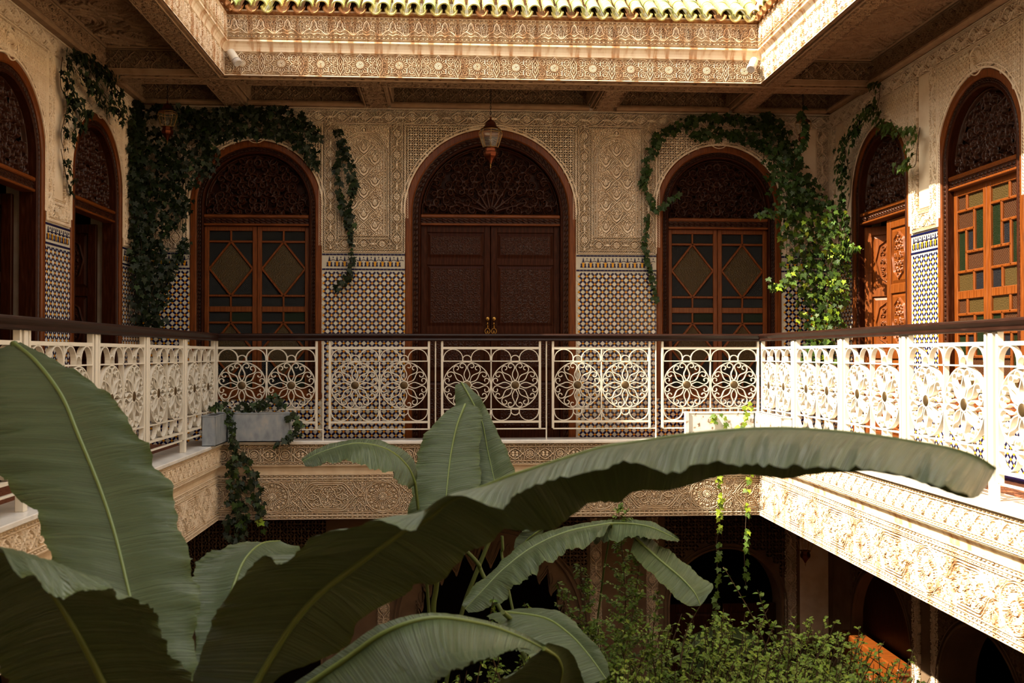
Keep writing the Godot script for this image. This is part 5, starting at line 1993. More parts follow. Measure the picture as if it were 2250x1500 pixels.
# ---------------------------------------------------------------- lamps and fittings
func lantern(called: String, label: String, tip: Vector3, hook: float, k := 1.0) -> Node3D:
	var t := thing(called, label, "lantern", tip, "")
	var sc := Transform3D(Basis().scaled(Vector3(k, k, k)), Vector3.ZERO)
	var b := MB.new()
	b.lathe([V(0.0, 0.0), V(0.004, 0.004), V(0.003, 0.02), V(0.008, 0.03), V(0.004, 0.042), V(0.01, 0.05)], 10)
	obj("finial", b.mesh(), M.brass, t, sc)
	b = MB.new()
	b.lathe([V(0.01, 0.05), V(0.022, 0.075), V(0.045, 0.105), V(0.066, 0.125), V(0.072, 0.14), V(0.072, 0.165), V(0.062, 0.174), V(0.058, 0.21), V(0.076, 0.214)], 8, false)
	obj("cup", b.mesh(), M.copper, t, sc)
	b = MB.new()
	var prof := [V(0.076, 0.214), V(0.092, 0.26), V(0.118, 0.345), V(0.122, 0.365), V(0.108, 0.385), V(0.112, 0.395)]
	for i in 8:
		var e := Vector3(cos(TAU * i / 8), 0, sin(TAU * i / 8))
		var p := PackedVector3Array()
		for q in prof: p.append(e * q.x + Y3 * q.y)
		b.tube(p, 0.0028, 5)
	for q in [prof[0], prof[3], prof[5]]:
		var p := PackedVector3Array()
		for i in 9: p.append(Vector3(cos(TAU * i / 8) * q.x, q.y, sin(TAU * i / 8) * q.x))
		b.tube(p, 0.003, 5)
	obj("cage", b.mesh(), M.brass, t, sc)
	for i in 8:
		var a0 := TAU * i / 8
		var a1 := TAU * (i + 1) / 8
		b = MB.new()
		for j in prof.size() - 1:
			var p: Vector2 = prof[j]
			var q: Vector2 = prof[j + 1]
			b.quad(Vector3(cos(a0) * p.x, p.y, sin(a0) * p.x), Vector3(cos(a0) * q.x, q.y, sin(a0) * q.x), Vector3(cos(a1) * q.x, q.y, sin(a1) * q.x), Vector3(cos(a1) * p.x, p.y, sin(a1) * p.x))
		obj("pane", b.mesh(), M.lamp_glass, t, sc)
	b = MB.new()
	b.lathe([V(0.112, 0.395), V(0.1, 0.41), V(0.07, 0.425), V(0.058, 0.45), V(0.05, 0.475), V(0.03, 0.495), V(0.012, 0.505), V(0.010, 0.53), V(0.0, 0.535)], 8, false)
	obj("crown", b.mesh(), M.copper, t, sc)
	b = MB.new()
	b.lathe([V(0.0, 0.25), V(0.014, 0.252), V(0.024, 0.275), V(0.022, 0.298), V(0.012, 0.32), V(0.012, 0.36)], 12)
	obj("bulb", b.mesh(), M.lamp_glass, t, sc)
	b = MB.new()
	var y := 0.53 * k
	var n := 0
	while y < hook - 0.02:
		var p := PackedVector3Array()
		for i in 9:
			var a := TAU * i / 8
			var e := Vector3(cos(a) * 0.007, 0, 0) if n % 2 else Vector3(0, 0, cos(a) * 0.007)
			p.append(e + Vector3(0, y + 0.014 + sin(a) * 0.018, 0))
		b.tube(p, 0.0028, 5, false)
		y += 0.029
		n += 1
	obj("chain", b.mesh(), M.black_iron, t)
	return t


func lanterns():
	lantern("lantern", "copper and glass lantern hanging by a chain before the big door's arch", Vector3(0.394, 2.746, -10.36), 1.03)
	lantern("lantern", "glass lantern hanging among the ivy in the lit corner", Vector3(3.625, 2.95, -10.2), 0.83, 0.72)
	lantern("lantern", "dark lantern hidden behind ivy in the shaded corner", Vector3(-2.935, 2.99, -10.55), 0.79, 0.85)
	lantern("lantern", "black lantern hanging under the gallery on the lower floor", Vector3(3.607, -1.34, -10.13), 0.58, 0.75)
	# white spotlights under the eave cornice
	for q in [["white spotlight fixed to the eave at the shaded corner", Vector3(-2.10, 3.69, -9.70), Vector3(0.10, -0.15, 0.06)], ["white spotlight fixed to the eave at the sunlit corner", Vector3(2.955, 3.70, -9.70), Vector3(-0.07, -0.13, 0.10)]]:
		var t := thing("spotlight", q[0], "spotlight", q[1])
		var d: Vector3 = q[2].normalized()
		var s := d.cross(Y3).normalized()
		var xf := Transform3D(Basis(s, d, s.cross(d)), Vector3(0, 0, 0))
		var b := MB.new()
		b.lathe([V(0.0, -0.035), V(0.03, -0.035), V(0.038, -0.028), V(0.041, 0.0), V(0.041, 0.085), V(0.038, 0.09)], 20)
		obj("housing", b.mesh(), M.iron, t, xf)
		b = MB.new()
		b.lathe([V(0.0395, 0.085), V(0.0395, 0.094)], 20)
		obj("gasket", b.mesh(), M.black_iron, t, xf)
		b = MB.new()
		b.lathe([V(0.041, 0.092), V(0.045, 0.10), V(0.045, 0.125), V(0.038, 0.132), V(0.0, 0.128)], 20)
		obj("lamp_head", b.mesh(), mat(Color(0.74, 0.72, 0.70), 0.35), t, xf)
		b = MB.new()
		b.tube(PackedVector3Array([Vector3(0, 0.02, 0), Vector3(0, 0.03, -0.05), Vector3(0, 0.03, -0.075)]), 0.009, 8)
		obj("bracket", b.mesh(), M.iron, t)
	var sw := thing("light_switch", "small pale switch plate on the mosaic of the shaded side wall", "switch", Vector3(-3.310, 1.311, -10.566))
	obj("plate", boxm(Vector3(0, -0.05, -0.028), Vector3(0.012, 0.05, 0.028), 0.003), M.iron, sw)
	obj("rocker", boxm(Vector3(0.01, -0.02, -0.012), Vector3(0.016, 0.02, 0.012), 0.002), M.smooth, sw)


func planter(called: String, label: String, lo: Vector3, hi: Vector3, m: Material):
	var t := thing(called, label, "planter", Vector3((lo.x + hi.x) / 2, lo.y, (lo.z + hi.z) / 2))
	var d := (hi - lo) / 2
	var h := hi.y - lo.y
	var b := MB.new()
	b.bbox(Vector3(-d.x, 0, -d.z), Vector3(d.x, 0.012, d.z), 0.002)
	var e := 0.006
	b.bbox(Vector3(-d.x, 0, d.z - e), Vector3(d.x, h, d.z), 0.002)
	b.bbox(Vector3(-d.x, 0, -d.z), Vector3(d.x, h, -d.z + e), 0.002)
	b.bbox(Vector3(-d.x, 0, -d.z), Vector3(-d.x + e, h, d.z), 0.002)
	b.bbox(Vector3(d.x - e, 0, -d.z), Vector3(d.x, h, d.z), 0.002)
	obj("box", b.mesh(), m, t)
	b = MB.new()
	for q in [[-d.x - 0.004, d.x + 0.004, d.z - 0.012, d.z + 0.004], [-d.x - 0.004, d.x + 0.004, -d.z - 0.004, -d.z + 0.012], [-d.x - 0.004, -d.x + 0.012, -d.z, d.z], [d.x - 0.012, d.x + 0.004, -d.z, d.z]]:
		b.bbox(Vector3(q[0], h - 0.006, q[2]), Vector3(q[1], h + 0.004, q[3]), 0.002)
	obj("rim", b.mesh(), m, t)
	b = MB.new()
	var k := 9
	var fn := FastNoiseLite.new()
	fn.seed = 3
	fn.frequency = 6.0
	for i in k:
		for j in 4:
			var q := []
			for s in [[0, 0], [0, 1], [1, 1], [1, 0]]:
				var x := lerpf(-d.x + e, d.x - e, float(i + s[0]) / k)
				var z := lerpf(-d.z + e, d.z - e, float(j + s[1]) / 4)
				q.append(Vector3(x, h - 0.02 + 0.018 * fn.get_noise_2d(x + lo.x, z + lo.z), z))
			b.quad(q[0], q[1], q[2], q[3])
	obj("soil", b.mesh(), M.soil, t)


func planters():
	planter("planter", "bluish zinc planter box on the far sill, ivy growing out of it", Vector3(-2.115, 0.0, -9.785), Vector3(-1.535, 0.272, -9.645), M.zinc)
	planter("planter", "narrow zinc planter at the corner of the shaded sill, seen end on", Vector3(-2.246, 0.0, -9.785), Vector3(-2.125, 0.272, -9.21), M.zinc)
	planter("planter", "rust-stained white metal planter at the far sill's sunlit end", Vector3(2.275, 0.0, -9.785), Vector3(2.93, 0.262, -9.64), M.white_zinc)
	planter("planter", "white metal planter standing on the sunlit side's sill", Vector3(2.94, 0.0, -9.77), Vector3(3.04, 0.262, -8.86), M.white_zinc)
	# rusty end bracket of the white planter
	var br := thing("planter_bracket", "white angle iron holding the near end of the rust-stained planter", "bracket", Vector3(2.262, 0, -9.64))
	obj("angle", boxm(Vector3(-0.012, 0.0, -0.03), Vector3(0.026, 0.274, 0.012), 0.003), M.white_zinc, br)


# ---------------------------------------------------------------- where the big leaves and the ivy grow: [midrib, one edge, other edge] along each blade; [point, spread] along each vine
const BLADES := {
	"tall": [[Vector3(-2.042, 0.881, -4.829), Vector3(-2.095, 0.860, -4.833), Vector3(-2.010, 0.885, -4.827)], [Vector3(-1.860, 0.799, -4.619), Vector3(-2.138, 0.773, -4.636), Vector3(-1.748, 0.789, -4.613)], [Vector3(-1.649, 0.659, -4.358), Vector3(-2.134, 0.596, -4.387), Vector3(-1.448, 0.669, -4.346)], [Vector3(-1.481, 0.505, -4.099), Vector3(-1.963, 0.456, -4.129), Vector3(-1.247, 0.515, -4.085)], [Vector3(-1.313, 0.340, -3.841), Vector3(-1.642, 0.335, -3.861), Vector3(-1.057, 0.356, -3.826)], [Vector3(-1.173, 0.215, -3.584), Vector3(-1.418, 0.213, -3.598), Vector3(-0.946, 0.221, -3.570)], [Vector3(-1.025, 0.075, -3.276), Vector3(-1.263, 0.112, -3.290), Vector3(-0.811, 0.093, -3.263)], [Vector3(-0.933, -0.013, -3.072), Vector3(-1.140, 0.007, -3.084), Vector3(-0.763, -0.010, -3.061)], [Vector3(-0.837, -0.134, -2.867), Vector3(-1.001, -0.108, -2.876), Vector3(-0.717, -0.108, -2.860)]],
	"drooping": [[Vector3(-0.911, -0.099, -2.771), Vector3(-1.136, -0.124, -2.784), Vector3(-0.683, -0.075, -2.757)], [Vector3(-0.960, 0.050, -2.722), Vector3(-1.198, 0.014, -2.736), Vector3(-0.742, 0.062, -2.709)], [Vector3(-1.000, 0.164, -2.673), Vector3(-1.235, 0.099, -2.687), Vector3(-0.771, 0.156, -2.659)], [Vector3(-1.038, 0.258, -2.624), Vector3(-1.260, 0.169, -2.668), Vector3(-0.794, 0.256, -2.469)], [Vector3(-1.086, 0.325, -2.575), Vector3(-1.268, 0.229, -2.638), Vector3(-0.859, 0.307, -2.322)], [Vector3(-1.163, 0.363, -2.529), Vector3(-1.289, 0.269, -2.588), Vector3(-0.960, 0.345, -2.277)]],
	"arching": [[Vector3(-0.613, -0.245, -2.815), Vector3(-0.732, -0.170, -2.821), Vector3(-0.576, -0.245, -2.813)], [Vector3(-0.552, -0.104, -2.800), Vector3(-0.706, -0.061, -2.808), Vector3(-0.487, -0.067, -2.795)], [Vector3(-0.486, 0.013, -2.784), Vector3(-0.675, 0.029, -2.775), Vector3(-0.387, -0.012, -2.779)], [Vector3(-0.421, 0.112, -2.759), Vector3(-0.638, 0.118, -2.742), Vector3(-0.280, 0.046, -2.752)], [Vector3(-0.357, 0.185, -2.734), Vector3(-0.600, 0.185, -2.709), Vector3(-0.250, 0.118, -2.729)], [Vector3(-0.294, 0.238, -2.710), Vector3(-0.537, 0.261, -2.674), Vector3(-0.125, 0.190, -2.700)], [Vector3(-0.244, 0.278, -2.686), Vector3(-0.481, 0.311, -2.640), Vector3(-0.100, 0.222, -2.678)], [Vector3(-0.210, 0.306, -2.664), Vector3(-0.442, 0.290, -2.608), Vector3(-0.043, 0.229, -2.655)], [Vector3(-0.169, 0.339, -2.641), Vector3(-0.393, 0.331, -2.574), Vector3(-0.012, 0.257, -2.633)], [Vector3(-0.129, 0.370, -2.618), Vector3(-0.343, 0.373, -2.541), Vector3(0.035, 0.312, -2.619)], [Vector3(-0.085, 0.398, -2.585), Vector3(-0.234, 0.407, -2.494), Vector3(0.066, 0.333, -2.597)], [Vector3(-0.050, 0.423, -2.553), Vector3(-0.169, 0.428, -2.460), Vector3(0.097, 0.351, -2.565)], [Vector3(-0.009, 0.466, -2.510), Vector3(-0.093, 0.433, -2.295), Vector3(0.133, 0.390, -2.532)], [Vector3(0.030, 0.489, -2.467), Vector3(-0.056, 0.476, -2.352), Vector3(0.176, 0.392, -2.490)], [Vector3(0.073, 0.509, -2.424), Vector3(0.017, 0.505, -2.327), Vector3(0.212, 0.401, -2.447)], [Vector3(0.133, 0.540, -2.380), Vector3(0.107, 0.502, -2.142), Vector3(0.244, 0.409, -2.415)], [Vector3(0.177, 0.558, -2.347), Vector3(0.148, 0.534, -2.169), Vector3(0.277, 0.439, -2.383)], [Vector3(0.246, 0.586, -2.303), Vector3(0.215, 0.566, -2.124), Vector3(0.325, 0.483, -2.339)], [Vector3(0.333, 0.619, -2.247), Vector3(0.294, 0.593, -2.049), Vector3(0.380, 0.493, -2.286)], [Vector3(0.402, 0.635, -2.203), Vector3(0.357, 0.612, -2.005), Vector3(0.414, 0.522, -2.243)], [Vector3(0.476, 0.652, -2.148), Vector3(0.420, 0.605, -1.901), Vector3(0.488, 0.535, -2.189)], [Vector3(0.539, 0.664, -2.104), Vector3(0.481, 0.629, -1.887), Vector3(0.559, 0.562, -2.144)], [Vector3(0.609, 0.674, -2.060), Vector3(0.536, 0.629, -1.814), Vector3(0.621, 0.575, -2.100)], [Vector3(0.672, 0.679, -2.016), Vector3(0.586, 0.630, -1.771), Vector3(0.681, 0.572, -2.047)], [Vector3(0.740, 0.678, -1.972), Vector3(0.640, 0.633, -1.728), Vector3(0.742, 0.587, -2.003)], [Vector3(0.810, 0.673, -1.917), Vector3(0.709, 0.630, -1.704), Vector3(0.809, 0.599, -1.939)], [Vector3(0.880, 0.663, -1.873), Vector3(0.781, 0.619, -1.679), Vector3(0.876, 0.590, -1.895)], [Vector3(0.930, 0.654, -1.830), Vector3(0.831, 0.602, -1.657), Vector3(0.922, 0.572, -1.852)], [Vector3(0.970, 0.639, -1.808), Vector3(0.901, 0.580, -1.693), Vector3(0.964, 0.559, -1.830)], [Vector3(0.998, 0.619, -1.797), Vector3(0.947, 0.584, -1.750), Vector3(0.974, 0.572, -1.809)]],
	"tilted": [[Vector3(-0.823, -0.306, -3.369), Vector3(-0.853, -0.291, -3.371), Vector3(-0.704, -0.306, -3.362)], [Vector3(-0.801, -0.139, -3.516), Vector3(-0.877, -0.139, -3.521), Vector3(-0.674, -0.170, -3.509)], [Vector3(-0.798, -0.031, -3.715), Vector3(-0.930, -0.031, -3.723), Vector3(-0.631, -0.080, -3.706)], [Vector3(-0.795, 0.040, -3.914), Vector3(-0.968, 0.037, -3.874), Vector3(-0.580, -0.000, -3.802)], [Vector3(-0.769, 0.067, -4.113), Vector3(-0.878, 0.082, -4.019), Vector3(-0.586, 0.048, -3.952)], [Vector3(-0.716, 0.052, -4.260), Vector3(-0.783, 0.048, -4.264), Vector3(-0.640, 0.029, -4.256)]],
	"low": [[Vector3(-0.493, -0.223, -3.148), Vector3(-0.524, -0.209, -3.150), Vector3(-0.281, -0.235, -2.835)], [Vector3(-0.327, -0.099, -3.087), Vector3(-0.356, -0.094, -3.139), Vector3(-0.158, -0.081, -2.656)], [Vector3(-0.194, 0.003, -3.027), Vector3(-0.218, 0.008, -3.089), Vector3(-0.049, -0.002, -2.568)], [Vector3(-0.058, 0.044, -3.019), Vector3(-0.066, 0.047, -3.069), Vector3(0.037, 0.033, -2.593)], [Vector3(0.092, 0.013, -3.060), Vector3(0.096, 0.016, -3.100), Vector3(0.126, 0.005, -2.758)], [Vector3(0.197, -0.030, -3.085), Vector3(0.205, -0.024, -3.104), Vector3(0.201, -0.025, -2.934)], [Vector3(0.282, -0.076, -3.100), Vector3(0.289, -0.066, -3.100), Vector3(0.273, -0.088, -3.071)]],
	"withered": [[Vector3(0.278, -0.061, -3.050), Vector3(0.291, -0.043, -3.049), Vector3(0.264, -0.071, -3.051)], [Vector3(0.324, -0.104, -3.098), Vector3(0.359, -0.083, -3.096), Vector3(0.219, -0.132, -3.105)], [Vector3(0.344, -0.169, -3.148), Vector3(0.400, -0.155, -3.144), Vector3(0.152, -0.183, -3.160)], [Vector3(0.328, -0.257, -3.200), Vector3(0.429, -0.243, -3.194), Vector3(0.133, -0.271, -3.212)]],
	"upright": [[Vector3(0.087, 0.494, -6.762), Vector3(0.056, 0.491, -6.763), Vector3(0.123, 0.491, -6.759)], [Vector3(0.068, 0.454, -6.713), Vector3(-0.026, 0.464, -6.718), Vector3(0.180, 0.461, -6.706)], [Vector3(0.029, 0.354, -6.636), Vector3(-0.156, 0.327, -6.648), Vector3(0.193, 0.357, -6.627)], [Vector3(-0.010, 0.178, -6.521), Vector3(-0.233, 0.149, -6.534), Vector3(0.169, 0.172, -6.510)], [Vector3(-0.035, -0.030, -6.325), Vector3(-0.271, -0.101, -6.339), Vector3(0.172, -0.007, -6.312)], [Vector3(-0.053, -0.195, -6.127), Vector3(-0.267, -0.223, -6.140), Vector3(0.134, -0.168, -6.116)], [Vector3(-0.072, -0.375, -5.930), Vector3(-0.235, -0.375, -5.940), Vector3(0.071, -0.348, -5.921)]],
	"folded": [[Vector3(0.064, 0.636, -6.911), Vector3(0.023, 0.618, -6.914), Vector3(0.095, 0.630, -6.910)], [Vector3(0.113, 0.551, -6.859), Vector3(0.020, 0.489, -6.866), Vector3(0.181, 0.545, -6.855)], [Vector3(0.164, 0.455, -6.808), Vector3(0.029, 0.464, -6.815), Vector3(0.216, 0.498, -6.804)], [Vector3(0.203, 0.366, -6.756), Vector3(0.127, 0.366, -6.761), Vector3(0.276, 0.366, -6.752)], [Vector3(0.236, 0.184, -6.656), Vector3(0.140, 0.184, -6.662), Vector3(0.344, 0.223, -6.649)], [Vector3(0.272, 0.017, -6.506), Vector3(0.151, 0.017, -6.513), Vector3(0.400, 0.078, -6.498)], [Vector3(0.306, -0.180, -6.356), Vector3(0.191, -0.180, -6.363), Vector3(0.409, -0.122, -6.349)]],
	"bent": [[Vector3(-0.227, 0.034, -6.235), Vector3(-0.211, 0.096, -6.233), Vector3(-0.261, 0.001, -6.237)], [Vector3(-0.277, 0.155, -6.156), Vector3(-0.246, 0.197, -6.204), Vector3(-0.297, 0.070, -5.958)], [Vector3(-0.389, 0.261, -6.061), Vector3(-0.379, 0.292, -6.121), Vector3(-0.375, 0.148, -5.761)], [Vector3(-0.556, 0.306, -5.971), Vector3(-0.557, 0.325, -6.030), Vector3(-0.541, 0.233, -5.670)], [Vector3(-0.731, 0.272, -5.881), Vector3(-0.742, 0.300, -5.932), Vector3(-0.705, 0.218, -5.660)], [Vector3(-0.855, 0.218, -5.829), Vector3(-0.861, 0.231, -5.829), Vector3(-0.832, 0.195, -5.778)]],
	"sweeping": [[Vector3(0.904, -0.128, -5.669), Vector3(0.913, -0.117, -5.728), Vector3(0.835, -0.169, -5.473)], [Vector3(0.654, -0.165, -5.634), Vector3(0.645, -0.148, -5.715), Vector3(0.639, -0.207, -5.335)], [Vector3(0.446, -0.245, -5.597), Vector3(0.407, -0.232, -5.680), Vector3(0.461, -0.287, -5.266)], [Vector3(0.277, -0.348, -5.509), Vector3(0.226, -0.358, -5.582), Vector3(0.344, -0.368, -5.204)], [Vector3(0.163, -0.438, -5.416), Vector3(0.095, -0.455, -5.471), Vector3(0.220, -0.462, -5.213)], [Vector3(0.070, -0.523, -5.373), Vector3(0.053, -0.504, -5.374), Vector3(0.088, -0.532, -5.322)]],
	"back": [[Vector3(0.795, -0.142, -5.726), Vector3(0.802, -0.132, -5.775), Vector3(0.773, -0.189, -5.477)], [Vector3(0.977, -0.136, -5.715), Vector3(0.990, -0.119, -5.764), Vector3(0.952, -0.174, -5.466)], [Vector3(1.122, -0.149, -5.656), Vector3(1.148, -0.131, -5.705), Vector3(1.088, -0.169, -5.458)], [Vector3(1.273, -0.214, -5.598), Vector3(1.268, -0.196, -5.598), Vector3(1.244, -0.215, -5.550)]],
	"hanging": [[Vector3(1.014, -0.187, -5.563), Vector3(1.066, -0.185, -5.660), Vector3(0.972, -0.256, -5.466)], [Vector3(1.133, -0.293, -5.457), Vector3(1.199, -0.253, -5.553), Vector3(1.064, -0.351, -5.362)], [Vector3(1.222, -0.365, -5.352), Vector3(1.301, -0.338, -5.448), Vector3(1.151, -0.420, -5.257)], [Vector3(1.271, -0.420, -5.250), Vector3(1.385, -0.409, -5.323), Vector3(1.205, -0.467, -5.174)], [Vector3(1.294, -0.479, -5.199), Vector3(1.332, -0.427, -5.196), Vector3(1.266, -0.484, -5.201)]],
	"spread": [[Vector3(0.242, -0.399, -4.810), Vector3(0.162, -0.417, -4.815), Vector3(0.415, -0.384, -4.800)], [Vector3(0.423, -0.388, -4.649), Vector3(0.242, -0.417, -4.610), Vector3(0.524, -0.371, -4.643)], [Vector3(0.515, -0.404, -4.443), Vector3(0.299, -0.457, -4.377), Vector3(0.579, -0.392, -4.389)], [Vector3(0.573, -0.435, -4.240), Vector3(0.408, -0.502, -4.170), Vector3(0.630, -0.420, -4.186)], [Vector3(0.619, -0.476, -4.037), Vector3(0.542, -0.509, -4.042), Vector3(0.635, -0.458, -4.036)]],
	"young": [[Vector3(0.537, -0.188, -5.892), Vector3(0.417, -0.196, -5.899), Vector3(0.529, -0.241, -5.893)], [Vector3(0.457, -0.241, -5.897), Vector3(0.380, -0.241, -5.902), Vector3(0.492, -0.289, -5.896)], [Vector3(0.380, -0.316, -5.903), Vector3(0.361, -0.305, -5.904), Vector3(0.396, -0.324, -5.902)]],
	"hidden": [[Vector3(-1.338, -0.340, -3.500), Vector3(-1.461, -0.325, -3.508), Vector3(-1.170, -0.340, -3.490)], [Vector3(-1.323, -0.240, -3.498), Vector3(-1.415, -0.210, -3.503), Vector3(-1.162, -0.263, -3.489)], [Vector3(-1.262, -0.168, -3.494), Vector3(-1.292, -0.162, -3.496), Vector3(-1.208, -0.194, -3.491)]],
	"shrubbed": [[Vector3(1.440, -1.054, -6.250), Vector3(1.383, -0.997, -6.253), Vector3(1.497, -1.168, -6.248)], [Vector3(1.639, -0.940, -6.237), Vector3(1.610, -0.877, -6.238), Vector3(1.696, -1.082, -6.235)], [Vector3(1.838, -0.969, -6.225), Vector3(1.838, -0.897, -6.224), Vector3(1.809, -1.068, -6.228)], [Vector3(2.008, -1.082, -6.217), Vector3(2.008, -1.054, -6.216), Vector3(1.980, -1.111, -6.219)]],
}
